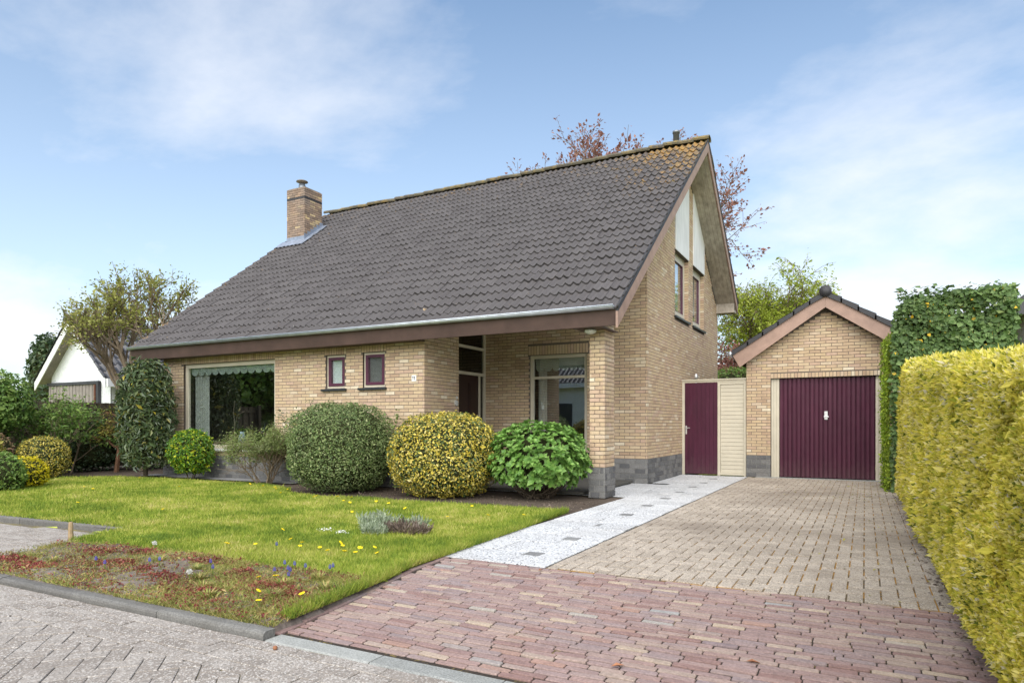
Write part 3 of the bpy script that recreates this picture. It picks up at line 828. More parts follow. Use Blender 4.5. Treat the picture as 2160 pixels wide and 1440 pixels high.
# plinth blocks, 4 mm proud
blocks = []
def plinth(o, u, n, w, holes=()):
    o = tuple(o[i] + n[i] * .012 for i in range(3))
    return brick_rows(o, u, n, w, 0, .5, course=.1, L=.2204, gap=.012, holes=holes)
blocks += plinth(FW, U, Nn, fw_w + .012) + plinth(RW, UR, NR, 1.19) + plinth(PW, U, Nn, -DXX + .012) + plinth((0, 0, 0), UR, NR, 2.88)
# brick column of the porch
CX0, CX1, CY0, CY1 = -.10, .16, -2.92, -2.45
col_o = MB(); col_o.box(CX0 + .008, CX1 - .008, CY0 + .008, CY1 - .008, 0, 3.08)
column = col_o.build('porch_column', M['mortar'], house)
cb = []
for o, u, n, w in (((CX0, CY0, 0), (1, 0, 0), (0, -1, 0), CX1 - CX0), ((CX1, CY0, 0), (0, 1, 0), (1, 0, 0), CY1 - CY0), ((CX0, CY1, 0), (0, -1, 0), (-1, 0, 0), CY1 - CY0), ((CX1, CY1, 0), (-1, 0, 0), (0, 1, 0), CX1 - CX0)):
    cb += brick_rows(o, u, n, w, .5, 3.05, L=.176 if w < .3 else .2204, shift=.0, first=0 if n[1] else 1)
    blocks += brick_rows(tuple(o[i] + n[i] * .012 - u[i] * .012 for i in range(3)), u, n, w + .024, 0, .5, course=.1, L=.19, gap=.012)
near, rest = split_top(bricks + cb, bsize, 300)
cbs = {id(b) for b in cb}
single_bricks('brick', [b for b in near if id(b) not in cbs], M['brick'], wallo)
single_bricks('brick', [b for b in near if id(b) in cbs], M['brick'], column)
plm = MB()
for o, u, n, w in ((FW, U, Nn, fw_w), (RW, UR, NR, 1.19), (PW, U, Nn, -DXX), ((0, 0, 0), UR, NR, 2.88)): plm.obox(o, u, n, 0, w, -.006, .004, 0, .495)
plm.box(CX0 - .004, CX1 + .004, CY0 - .004, CY1 + .004, 0, .495)
plo = plm.build('plinth', M['blockmortar'], house)
b1, b2 = split_top(blocks, bsize, 280)
single_bricks('plinth_block', b1, M['block'], plo); joined_bricks('plinth_blockwork', b2, M['block'], house)

# chimney
CHX0, CHX1, CHY0, CHY1, CHZ = -11.46, -10.74, 1.3, 2.02, 8.24
ch = MB(); ch.box(CHX0 + .008, CHX1 - .008, CHY0 + .008, CHY1 - .008, 6.2, CHZ - .01)
chim = ch.build('chimney', M['mortar'], house)
chb = []; chd = []
for o, u, n, w in (((CHX0, CHY0, 0), (1, 0, 0), (0, -1, 0), .72), ((CHX1, CHY0, 0), (0, 1, 0), (1, 0, 0), .72), ((CHX0, CHY1, 0), (0, -1, 0), (-1, 0, 0), .72), ((CHX1, CHY1, 0), (-1, 0, 0), (0, 1, 0), .72)):
    rows = brick_rows(o, u, n, .72, 6.3, CHZ, first=0 if n[1] else 1)
    chd += [b for b in rows if 7.88 < (b[5] + b[6]) / 2 < 7.96]
    chb += [b for b in rows if not 7.88 < (b[5] + b[6]) / 2 < 7.96]
M['chbrick'] = m_pieces('sooty_brick', [(0, (.19, .135, .10)), (.4, (.28, .195, .145)), (.8, (.34, .24, .175)), (.88, (.32, .22, .155)), (.93, (.36, .27, .18)), (.955, (.58, .43, .23)), (1, (.60, .45, .26))], stain=(2.5, .40, .66, (.19, .165, .15), .65))
single_bricks('brick', [b for b in chb if bsize(b) > 0 and b[2][1] <= 0 and b[2][0] >= 0], M['chbrick'], chim)
joined_bricks('chimney_rear_bricks', [b for b in chb if not (bsize(b) > 0 and b[2][1] <= 0 and b[2][0] >= 0)], M['chbrick'], chim)
single_bricks('dark_brick', chd, M['tile2'], chim)
mb = MB(); mb.box(CHX0 + .03, CHX1 - .03, CHY0 + .03, CHY1 - .03, CHZ - .012, CHZ + .015); mb.build('cap_slab', M['blockmortar'], chim)
cc = ((CHX0 + CHX1) / 2, (CHY0 + CHY1) / 2 - .1, CHZ)
mb = MB(); mb.lathe(cc, [(.10, 0), (.10, .17), (.085, .17), (.085, .2)], 16); mb.build('flue_pipe', M['lead_pipe'], chim, True)
mb = MB(); mb.lathe(cc, [(.02, .2), (.06, .23), (.175, .265), (.165, .285), (.05, .33), (.005, .335)], 20); mb.build('flue_cowl', M['rust'], chim, True)
# stepped lead flashing
mb = MB()
def rz(y, d=0.0): return roof_z(y) + d
for i in range(6):
    y0 = CHY0 - .02 + i * .125; y1 = y0 + .135
    mb.prism([(CHX1 + .004 + .003 * (i % 2), y0, rz(y0, .02)), (CHX1 + .004 + .003 * (i % 2), y1, rz(y1, .02)), (CHX1 + .004 + .003 * (i % 2), y1, rz(y1, .13)), (CHX1 + .004 + .003 * (i % 2), y0, rz(y1, .13))], (.006, 0, 0))
    mb.prism([(CHX1 + .005, y0, rz(y0, .055 + .004 * (i % 2))), (CHX1 + .005, y1, rz(y1, .055 + .004 * (i % 2))), (CHX1 + .20 - .02 * (i % 2), y1, rz(y1, .045 + .004 * (i % 2))), (CHX1 + .20 - .02 * (i % 2), y0, rz(y0, .045 + .004 * (i % 2)))], (0, 0, .006))
y0, y1 = CHY0 - .30, CHY0
nx = 14
for i in range(nx):
    xa = CHX0 - .2 + i * (CHX1 - CHX0 + .4) / nx; xb = CHX0 - .2 + (i + 1) * (CHX1 - CHX0 + .4) / nx
    h0, h1 = .05 + .012 * (i % 2), .05 + .012 * ((i + 1) % 2)
    mb.prism([(xa, y0, rz(y0, h0)), (xb, y0, rz(y0, h1)), (xb, y1, rz(y1, h1)), (xa, y1, rz(y1, h0))], (0, 0, .006))
mb.prism([(CHX0 - .006, CHY0 - .006, rz(CHY0, .0)), (CHX1 + .006, CHY0 - .006, rz(CHY0, 0)), (CHX1 + .006, CHY0 - .006, rz(CHY0, .16)), (CHX0 - .006, CHY0 - .006, rz(CHY0, .16))], (0, .008, 0))
mb.build('flashing', M['lead'], chim)
joined_bricks('brickwork', rest, M['brick'], house)

# roof deck
rd = MB()
poly = [(XL, EY + .05, EZ - .05), (XL, RY, RZ - .055), (XL, BY - .05, BZ - .02), (XL, BY - .05, BZ - SLAB), (XL, RY, RZ - SLAB - .05), (XL, EY + .05, EZ - SLAB)]
rd.prism(poly, (XV - XL - .04, 0, 0))
roof = rd.build('roof', M['fascia'], house)
# tiles: double wave profile
def tile_mesh(w=.305, l=.36, seg=12):
    V = []; F = []
    def prof(t):
        ph = (t * 2) % 1.0
        return .048 * (math.cos(2 * math.pi * ph) * .5 + .5) ** 2.0
    for j, (s, lift, dz) in enumerate(((0, .034, 0), (l, .0, 0))):
        for i in range(seg + 1):
            t = i / seg
            V.append((t * w, s, prof(t) + lift * 1.0))
    for i in range(seg + 1):
        t = i / seg; V.append((t * w, 0.002, prof(t) + .034 - .028))
    n = seg + 1
    for i in range(seg):
        F.append((i, i + 1, n + i + 1, n + i)); F.append((2*n + i, 2*n + i + 1, i + 1, i))
    F.append((seg, 2 * n + seg, n + seg)); F.append((0, n, 2 * n))
    return V, F
NC = 40; ROWS = 25
sl = math.hypot(RY - EY, RZ - EZ); tw = (XV + .02 - XL) / NC; tl = (sl - .10) / ROWS
tV, tF = tile_mesh(tw + .004, tl + .04)
tV = np.array(tV)
fu = np.array([0, (RY - EY) / sl, (RZ - EZ) / sl]); fn = np.array([0, -fu[2], fu[1]])
bl = math.hypot(BY - RY, RZ - BZ)
bu = np.array([0, -(BY - RY) / bl, (RZ - BZ) / bl]); bn = np.array([0, bu[2], -bu[1]])
tiles = []
for r in range(ROWS):
    for c in range(NC):
        o = np.array([XL + c * tw, EY, EZ - .045]) + fu * (r * tl - .03)
        if CHX0 - .12 < o[0] < CHX1 - .2 and CHY0 < o[1] + .15 < CHY1: continue
        tiles.append((o, np.array([1.0, 0, 0]), fu, fn, nearness(o)))
br = int((bl - .1) / tl)
for r in range(br):
    for c in range(NC):
        o = np.array([XV + .02 - c * tw, BY, BZ - .045]) + bu * (r * tl - .03)
        tiles.append((o, np.array([-1.0, 0, 0]), bu, bn, 0))
tn, tr_ = split_top(tiles, lambda t: t[4], 300)
me = bpy.data.meshes.new('roof_tile'); me.from_pydata([tuple(v) for v in tV], [], tF); me.update(); me.materials.append(M['tile'])
for p in me.polygons: p.use_smooth = False
for o, a, u_, n_, k in tn:
    ob = bpy.data.objects.new('roof_tile', me)
    j = RNG.normal(0, .0035, 3); jr = RNG.normal(0, .006)
    a2 = a + u_ * jr; u2 = u_ - a * jr
    o2 = o + np.array([j[0], 0, 0]) + n_ * j[1] + u_ * j[2]
    ob.matrix_local = Matrix(((a2[0], u2[0], n_[0], o2[0]), (a2[1], u2[1], n_[1], o2[1]), (a2[2], u2[2], n_[2], o2[2]), (0, 0, 0, 1)))
    link(ob, roof)
mb = MB(); R = []
for o, a, u_, n_, k in tr_:
    j = RNG.normal(0, .0035, 3); jr = RNG.normal(0, .006)
    o2 = o + np.array([j[0], 0, 0]) + n_ * j[1] + u_ * j[2]; a2 = a + u_ * jr; u2 = u_ - a * jr
    P = o2 + tV[:, :1] * a2 + tV[:, 1:2] * u2 + tV[:, 2:] * n_
    mb.add(P, tF); R += [random.random()] * len(tF)
ot = mb.build('roof_tiling', M['tile'], house); tag(ot, kind='stuff')
a_ = ot.data.attributes.new('rnd', 'FLOAT', 'FACE'); a_.data.foreach_set('value', R)
# ridge tiles
k = 34; rw = (XV + .04 - XL) / k
for i in range(k):
    mb = MB(); x0 = XL - .02 + i * rw; x1 = x0 + rw + .03
    pr = [(.16 * math.cos(t) , .085 * math.sin(t)) for t in np.linspace(math.radians(-25), math.radians(205), 9)]
    ja, jb = RNG.normal(0, .006, 2)
    outer = [(RY + p[0], RZ - .02 + p[1]) for p in pr]
    inner = [(RY + p[0] * .88, RZ - .02 + p[1] * .85 - .005) for p in pr]
    poly = outer + inner[::-1]
    mb.prism([(x0, y, z + .018 + ja) for y, z in poly], (x1 - x0, 0, -.018 + jb))
    mb.build('ridge_tile', M['ridge'], roof)
# dark verge strip under the tile edge, bargeboards, soffits
def slope_board(mb, x0, x1, y0, z0, y1, z1, d0, d1):
    """a board that follows a slope from (y0,z0) to (y1,z1), from d0 to d1 below it (vertical)"""
    mb.prism([(x0, y0, z0 - d0), (x0, y1, z1 - d0), (x0, y1, z1 - d1), (x0, y0, z0 - d1)], (x1 - x0, 0, 0))
mb = MB()
slope_board(mb, XV - .03, XV + .012, EY - .02, EZ - .015, RY, RZ + .0, .0, .075)
slope_board(mb, XV - .03, XV + .012, RY, RZ, BY + .02, BZ - .02, .0, .075)
mb.build('verge_trim', M['tile2'], house)
mb = MB(); slope_board(mb, XV - .03, XV + .004, EY - .03, EZ - .023, RY + .0, RZ, .075, .32); bb = mb.build('bargeboard', M['barge'], house)
mb = MB(); slope_board(mb, XV - .03, XV + .004, RY, RZ, BY, BZ, .075, .30); mb.build('bargeboard', M['barge'], house)
# boarded soffit under the overhanging gable
for i in range(5):
    mb = MB(); x0 = .005 + i * .103
    slope_board(mb, x0, x0 + .099, RY, RZ, BY - .12, roof_z(BY - .12), SLAB + .075, SLAB + .09); mb.build('soffit_board', M['soffit'], house)
    mb = MB()
    slope_board(mb, x0, x0 + .099, EY + .06, roof_z(EY + .06), RY, RZ, SLAB + .075, SLAB + .09); mb.build('soffit_board', M['soffit'], house)
mb = MB(); mb.box(.002, XV - .035, BY - .35, BY - .02, BZ - .31, BZ - .24); mb.box(.003, XV - .036, BY - .045, BY - .03, BZ - .32, BZ - .02); mb.box(.004, XV - .04, BY - .37, BY - .355, BZ - .31, BZ + .12); mb.build('soffit_box', M['soffit'], house)
mb = MB(); mb.tube([(XL, BY + .06, BZ - .05), (XV, BY + .06, BZ - .05)], .06, 10); mb.build('gutter', M['zinc'], house, True)
mb = MB(); slope_board(mb, DXX + .02, -.002, EY + .11, roof_z(EY + .11), -.01, roof_z(-.01), SLAB + .06, SLAB + .075); mb.build('porch_bounce_panel', M['whitepaint'], house)  # unseen ceiling panel, added in white to bounce light onto the porch wall
# front fascia, soffit and gutter
mb = MB(); mb.prism([(XL, EY - .012, EZ - .03), (XL, EY + .03, EZ - .03), (XL, EY + .075, 2.735), (XL, EY + .035, 2.735)], (XV - .035 - XL, 0, 0)); mb.build('fascia', M['fascia'], house)
mb = MB(); mb.box(XL, RX, EY + .06, FY + .02, 2.745, 2.765); mb.box(XL, XL + .02, EY + .08, RY, 2.75, 2.77); mb.build('soffit_panel', M['fascia'], house)
mb = MB()
g0 = (EY - .05, EZ - .005)
pts = [(g0[0] + .055 * math.cos(t), g0[1] + .055 * math.sin(t)) for t in np.linspace(math.pi, 2 * math.pi, 9)]
pi = [(g0[0] + .049 * math.cos(t), g0[1] + .003 + .049 * math.sin(t)) for t in np.linspace(math.pi, 2 * math.pi, 9)]
mb.prism([(XL - .02, y, z) for y, z in pts + pi[::-1]], (XV - .03 - XL, 0, 0))
mb.tube([(XL - .02, g0[0] - .055, g0[1] + .004), (XV - .05, g0[0] - .055, g0[1] + .004)], .011, 6)
mb.prism([(XL - .02, y, z) for y, z in pts], (.006, 0, 0)); mb.prism([(XV - .056, y, z) for y, z in pts], (.006, 0, 0))
mb.build('gutter', M['zinc'], house, True)
mb = MB(); mb.lathe((-.21, RY - .02, RZ + .05), [(.075, 0), (.075, .22), (.09, .22), (.09, .27), (.07, .27)], 14); mb.build('vent_pipe', M['lead_pipe'], house, True)

# windows
def window(o, u, n, H, rec=.09, fw=.06, frame=M['cream'], sash=None, sw=.05, bars=(), sill=None, glass=M['glass'], fd=.07, name='window'):
    a0, a1, z0, z1 = H
    mb = MB(); d0, d1 = -rec - fd, -rec
    mb.obox(o, u, n, a0, a0 + fw, d0, d1, z0, z1); mb.obox(o, u, n, a1 - fw, a1, d0, d1, z0, z1)
    mb.obox(o, u, n, a0 + fw, a1 - fw, d0, d1, z1 - fw, z1); mb.obox(o, u, n, a0 + fw, a1 - fw, d0, d1, z0, z0 + fw)
    for zb in bars: mb.obox(o, u, n, a0 + fw, a1 - fw, d0, d1 + .004, zb, zb + .055)
    w = mb.build(name, frame, house)
    i0, i1, j0, j1 = a0 + fw, a1 - fw, z0 + fw, z1 - fw
    if sash:
        mb = MB(); s0, s1 = -rec - .05, -rec + (.018 if sw > .03 else .002)
        mb.obox(o, u, n, i0, i0 + sw, s0, s1, j0, j1); mb.obox(o, u, n, i1 - sw, i1, s0, s1, j0, j1)
        mb.obox(o, u, n, i0 + sw, i1 - sw, s0, s1, j1 - sw, j1); mb.obox(o, u, n, i0 + sw, i1 - sw, s0, s1, j0, j0 + sw)
        mb.build('sash', sash, w)
        i0 += sw; i1 -= sw; j0 += sw; j1 -= sw
    zs = [j0] + [z for b in bars for z in (b, b + .055)] + [j1]
    for p, q in zip(zs[::2], zs[1::2]):
        mb = MB(); mb.obox(o, u, n, i0, i1, -rec - .036, -rec - .03, p, q); mb.build('pane', glass, w)
    if sill == 'tile':
        k = max(3, round((a1 - a0 + .14) / .075)); st = (a1 - a0 + .14) / k
        for i in range(k):
            mb = MB(); b = a0 - .09 + i * st
            mb.obox(o, u, n, b + .002, b + st - .002, -rec, .055, z0 - .055, z0 - .012); mb.build('sill_tile', M['sill'], w)
    elif sill:
        mb = MB(); mb.obox(o, u, n, a0 - .06, a1 + .06, -rec, .06, z0 - .05, z0 - .004); mb.build('sill', M[sill], w)
    return w
window(FW, U, Nn, H_big, fw=.085, sill='whitepaint', rec=.06)
window(FW, U, Nn, H_w1, fw=.045, sash=M['purple2'], sw=.055, sill='tile', rec=.05)
window(FW, U, Nn, H_w2, fw=.045, sash=M['purple2'], sw=.055, sill='tile', rec=.05)
window(PW, U, Nn, H_p, fw=.075, bars=(2.20,), sill='sill', rec=.05)
for H in (H_g1, H_g2):
    window(GW, UR, NR, (H[0], H[1], 3.74, 5.28), rec=.10, fw=.17, sash=M['purple2'], sw=.014, sill='tile')
# white boarded panels above the gable windows
for H in (H_g1, H_g2):
    mb = MB(); inner = sorted({H[0], H[1], *([RY] if H[0] < RY < H[1] else [])})
    mb.prism([(-.006, H[0], 5.30), (-.006, H[1], 5.30)] + [(-.006, y, gtop(y) - .01) for y in inner[::-1]], (.010, 0, 0))
    pan = mb.build('gable_panel', M['whitewood'], house)
    k = 11; w = (H[1] - H[0]) / k
    for i in range(k):
        a, b = H[0] + i * w + .003, H[0] + (i + 1) * w - .003
        inner = sorted({a, b, *([RY] if a < RY < b else [])})
        mb = MB(); mb.prism([(.006, a, 5.275), (.006, b, 5.275)] + [(.006, y, gtop(y) - .015) for y in inner[::-1]], (.016, 0, 0)); mb.build('plank', M['whitewood'], pan)
# front door in the recessed wall
fd = MB()
X0 = DXX
def dbar(y0, y1, z0, z1, d=.07, x=0.0): fd.box(X0 - d, X0 + x, y0, y1, z0, z1)
dbar(-.075, 0, 0, 3.5); dbar(-.31, -.245, 0, 2.29, .07, .004); dbar(-1.82, -.075, 2.29, 2.355, .07, .003); dbar(-1.82, -.075, 2.87, 2.93, .07, .003); dbar(-1.36, -1.30, 0, 2.29, .07, .004); dbar(-1.82, -.075, 3.5, 3.9)
df = fd.build('door_frame', M['cream'], house)
for y0, y1, z0, z1 in ((-1.82, -.075, 2.355, 2.87), (-1.82, -.075, 2.93, 3.5), (-.245, -.075, .05, 2.29), (-1.82, -1.36, .05, 2.29)):
    mb = MB(); mb.box(X0 - .045, X0 - .038, y0, y1, z0, z1); mb.build('pane', M['glass_dark'], df)
mb = MB(); mb.box(X0 - .06, X0 - .015, -1.295, -.315, .02, 2.285); door = mb.build('front_door', M['doorwood'], house)
for i in range(2):
    for j, (za, zb) in enumerate(((.2, .95), (1.1, 2.12))):
        mb = MB(); y0 = -1.18 + i * .46; mb.box(X0 - .016, X0 - .004, y0, y0 + .30, za, zb); mb.box(X0 - .005, X0 + .002, y0 + .04, y0 + .26, za + .04, zb - .04); mb.build('door_panel', M['doorwood'], door)
mb = MB(); mb.tube([(X0 - .015, -.40, 1.08), (X0 + .04, -.40, 1.08)], .012, 8); mb.tube([(X0 + .038, -.40, 1.08), (X0 + .038, -.50, 1.08)], .010, 8); mb.build('door_handle', M['brass'], door)
mb = MB(); mb.tube([(RX, -1.93, 1.63), (RX + .03, -1.93, 1.63)], .055, 14); mb.build('wall_lamp', M['silver'], house)
mb = MB(); mb.tube([(RX, -1.90, 1.74), (RX + .02, -1.90, 1.74)], .028, 12); mb.build('doorbell', M['silver'], house)
# number plate 11
mb = MB(); mb.box(-3.635, -3.535, FY - .012, FY + .0, 2.015, 2.125); np_ = mb.build('house_number', M['whitepaint'], house)
mb = MB()
for xx in (-3.603, -3.567):
    mb.box(xx - .006, xx + .006, FY - .015, FY - .0125, 2.035, 2.105); mb.prism([(xx - .005, FY - .015, 2.105), (xx - .02, FY - .015, 2.088), (xx - .02, FY - .015, 2.078), (xx - .005, FY - .015, 2.09)], (0, .0025, 0))
mb.build('digits', M['blackprint'], np_)
mb = MB(); mb.lathe((-.02, -3.1, 2.735), [(.03, 0), (.10, -.012), (.095, -.05), (.05, -.075), (.005, -.08)], 16); mb.build('porch_lamp', M['globe'], house, True)
mb = MB(); mb.box(-.25, .25, EY + .07, -2.5, 2.737, 2.75); mb.build('beam_board', M['fascia'], house)
# ------------------------------------------------------------------ things inside the windows
def pleat(name, x0, x1, y, z0, z1, mat, label, cat, waves=7, amp=.02, axis=0, group=None):
    mb = MB(); n = waves * 8
    vs = []
    for i in range(n + 1):
        t = i / n; a = x0 + (x1 - x0) * t; d = y + amp * math.sin(t * waves * 2 * math.pi)
        p = (a, d) if axis == 0 else (d, a)
        vs += [(p[0], p[1], z0), (p[0], p[1], z1)]
    mb.add(vs, [(2*i, 2*i+2, 2*i+3, 2*i+1) for i in range(n)])
    return tag(mb.build(name, mat, None, True), label, cat, group)
pleat('curtain', -10.12, -9.62, -2.78, .72, 2.55, M['curtain'], 'pale pleated curtain at the side of the big front window', 'curtain', 6, .03)
pleat('curtain', -2.57, -2.36, .28, .70, 2.66, M['curtain'], 'thin curtain at the edge of the porch window', 'curtain', 3, .02)
def valance(x0, x1, y, z0, z1, sc, mat, label):
    mb = MB(); n = int(round((x1 - x0) / sc)) * 10; vs = []
    for i in range(n + 1):
        t = i / n; x = x0 + (x1 - x0) * t; ph = (t * n / 10) % 1.0
        zb = z0 - .08 * math.sqrt(max(0, 1 - (2 * ph - 1) ** 2)) + .03
        vs += [(x, y, zb), (x, y, z1)]
    mb.add(vs, [(2*i, 2*i+2, 2*i+3, 2*i+1) for i in range(n)])
    return tag(mb.build('valance', mat), label, 'valance')
valance(-10.15, -7.3, -2.86, 2.39, 2.55, .245, M['valance'], 'grey green scalloped valance along the top of the big window')
valance(-2.57, -1.37, .14, 2.42, 2.66, .21, M['valance'], 'scalloped valance behind the upper pane of the porch window')
pleat('net_curtain', -5.72, -5.37, -2.89, 1.97, 2.54, M['lace'], 'white net curtain in the small purple window nearer the big one', 'curtain', 9, .006)
mb = MB()
for i in range(24): mb.box(-4.75, -4.36, -2.885, -2.87, 1.99 + i * .024, 2.008 + i * .024)
tag(mb.build('slatted_blind', M['blind']), 'grey slatted blind closed in the small purple window by the corner', 'blind')
vase = thing('vase', 'blue and white china vase on the sill of the big window', 'vase', (-8.55, -2.75, .72))
mb = MB(); mb.lathe((-8.55, -2.75, .72), [(.05, 0), (.09, .08), (.10, .18), (.05, .27), (.055, .32)], 18); mb.build('body', M['delft'], vase, True)
mb = MB(); mb.tube([(-8.85, -2.72, .72), (-8.84, -2.72, 1.2), (-8.9, -2.7, 1.5), (-8.86, -2.7, 1.75)], .008, 5); mb.tube([(-8.84, -2.72, 1.15), (-8.75, -2.72, 1.42), (-8.5, -2.72, 1.5)], .007, 5)
tag(mb.build('orchid_stem', M['lf_dry']), 'pale bare orchid stem behind the glass of the big window', 'plant')
for H in (H_g1, H_g2):
    i_ = 'nearer the front eaves' if H is H_g1 else 'towards the back eaves'
    pleat('curtain', H[0] + .12, H[1] - .12, -.22, 3.8, 5.2, M['curtain'], 'pale curtain in the gable window ' + i_, 'curtain', 8, .02, 1)

# ------------------------------------------------------------------ garage
GY, GX0, GX1, GRX, GRZ = 2.85, 1.49, 4.80, 3.145, 4.06
gar = thing('garage', 'buff brick garage with dark gabled roof and aubergine door', 'garage', (3.1, 5.5, 0))
GB = 2.60; ETX = 1.22; GK = (4.06 - 2.84) / (GRX - ETX)          # top of the roof over the verge
def groof(x): return GRZ - GK * abs(x - GRX)
GO = (GX0, GY, 0); gx = lambda x: x - GX0
H_gd = (gx(2.01), gx(4.27), 0, 2.24)
core = MB(); wall_core(core, GO, U, Nn, GX1 - GX0, 0, 2.60, [H_gd], .22)
core.prism([(GX0, GY + .008, 2.6), (GX1, GY + .008, 2.6), (GX1, GY + .008, groof(GX1) - .25), (GRX, GY + .008, GRZ - .25), (GX0, GY + .008, groof(GX0) - .25)], (0, .2, 0))
core.box(GX0 + .004, GX0 + .2, GY + .22, 8.6, 0, 2.7); core.box(GX1 - .2, GX1 - .004, GY + .22, 8.6, 0, 2.7); core.box(GX0 + .2, GX1 - .2, 8.4, 8.6, 0, 2.7)
gw = core.build('wall', M['mortar'], gar)
gb = brick_rows(GO, U, Nn, GX1 - GX0, .5, 3.9, holes=[(H_gd[0], H_gd[1], 0, 2.35)], keep=lambda a, z: z < groof(a + GX0) - .27)
gb += soldier(GO, U, Nn, H_gd[0], H_gd[1], 2.245, 2.345, .07)
gb += brick_rows((GX0, GY, 0), (0, 1, 0), (-1, 0, 0), 1.6, .5, 2.6)
g1, g2 = split_top(gb, bsize, 300)
single_bricks('brick', g1, M['brick'], gw); joined_bricks('brickwork', g2, M['brick'], gar)
pb = [b for b in plinth(GO, U, Nn, GX1 - GX0, [(H_gd[0] - .0, H_gd[1], 0, .6)])]
mb = MB(); mb.obox(GO, U, Nn, 0, H_gd[0], -.006, .004, 0, .495); mb.obox(GO, U, Nn, H_gd[1], GX1 - GX0, -.006, .004, 0, .495)
po = mb.build('plinth', M['blockmortar'], gar); single_bricks('plinth_block', pb, M['block'], po)
mb = MB(); mb.box(GX0 + .2, GX1 - .2, GY - .04, GY + .3, -.01, .012); mb.build('threshold', M['kerb2'], gar)
# up and over door with vertical profile
DX0, DX1_, DYY = 2.19, 4.09, GY + .07
mb = MB(); mb.box(DX0, DX1_, DYY + .03, DYY + .05, .03, 2.235); gd = mb.build('garage_door', M['purple'], gar)
k = 21; w = (DX1_ - DX0) / k
for i in range(k):
    mb = MB(); a = DX0 + i * w
    poly = [(a + .001, DYY + .03), (a + .012, DYY), (a + w - .022, DYY), (a + w - .011, DYY + .03)]
    mb.prism([(x, y, .03) for x, y in poly[::-1]], (0, 0, 2.20)); mb.build('profile_panel', M['purple'], gd)
mb = MB(); mb.box(3.11, 3.175, DYY - .012, DYY + .001, 1.31, 1.49); mb.box(3.125, 3.16, DYY - .02, DYY - .012, 1.42, 1.47); mb.tube([(3.15, DYY - .012, 1.37), (3.15, DYY - .05, 1.37)], .012, 8); mb.tube([(3.10, DYY - .05, 1.37), (3.20, DYY - .05, 1.37)], .011, 8); mb.build('door_handle', M['silver'], gd)
for a, b in ((2.015, 2.185), (4.095, 4.265)):
    mb = MB(); mb.box(a, b, DYY + .012, DYY + .05, .0, 2.235); so = mb.build('side_frame', M['cream'], gar)
    for i in range(3):
        mb = MB(); ww = (b - a) / 3; mb.box(a + i * ww + .004, a + (i + 1) * ww - .004, DYY - .004 + .002 * i, DYY + .0115, .01, 2.23); mb.build('frame_strip', M['cream'], so)
# roof
mb = MB()
for s in (-1, 1):
    e = GRX + s * (GRX - ETX)
    mb.prism([(GRX, GB + .03, GRZ - .05), (e, GB + .03, groof(e) - .05), (e, GB + .03, groof(e) - .2), (GRX, GB + .03, GRZ - .2)], (0, 6.2, 0))
gr = mb.build('roof', M['fascia'], gar)
rs = 6; run = (GRX - ETX) / rs
def gtile(s, r, y0, y1, first):
    mb = MB(); x1 = GRX - s * 0 - 0; 
    xa = GRX + s * (GRX - ETX) - s * r * run; xb = xa - s * (run + .03)
    za, zb = groof(xa), groof(xb)
    ny = 1 if first else 8
    V = []; F = []
    n = 9
    for t, (xx, zz, lift) in enumerate(((xa, za, .045), (xb, zb, .008))):
        for i in range(n):
            f = i / (n - 1); V.append((xx, y0 + (y1 - y0) * f, zz - .02 + lift + .03 * (.5 + .5 * math.cos(f * 2 * math.pi))))
    for i in range(n): V.append((xa + s * .002, y0 + (y1 - y0) * (i / (n - 1)), V[i][2] - .03))
    for i in range(n - 1): F += [(i, i + 1, n + i + 1, n + i), (2*n + i, 2*n + i + 1, i + 1, i)]
    mb.add(V, F)
    if first:
        mb.prism([(xa, y0, za + .045), (xb, y0, zb + .010), (xb, y0, zb - .075), (xa, y0, za - .075)], (0, .02, 0))
    return mb
for s in (-1, 1):
    for r in range(rs):
        for c in range(20):
            y0 = GB - .04 + c * .3
            gtile(s, r, y0, y0 + .303, c == 0).build('roof_tile', M['tile2'], gr)
for s in (-1, 1):
    mb = MB(); e = GRX + s * (GRX - ETX)
    mb.prism([(GRX, GB, GRZ - .055), (e, GB, groof(e) - .055), (e + s * .0 - s * .16, GB, groof(e) - .34), (GRX, GB, GRZ - .34)] if s > 0 else [(GRX - .002, GB, GRZ - .055), (e, GB, groof(e) - .055), (e + .16, GB, groof(e) - .34), (GRX - .002, GB, GRZ - .34)], (0, .03, 0)); mb.build('bargeboard', M['barge'], gar)
    mb = MB(); xe = e + s * .05; mb.tube([(xe, GB - .02, groof(e) - .03), (xe, 8.7, groof(e) - .03)], .055, 10); mb.build('gutter', M['zinc'], gar, True)
for i in range(15):
    mb = MB(); y0 = GB - .06 + i * .41
    mb.tube([(GRX, y0, GRZ + .0), (GRX, y0 + .43, GRZ - .012)], [.125, .115], 14); mb.build('ridge_tile', M['ridge'] if i else M['tile2'], gr, True)

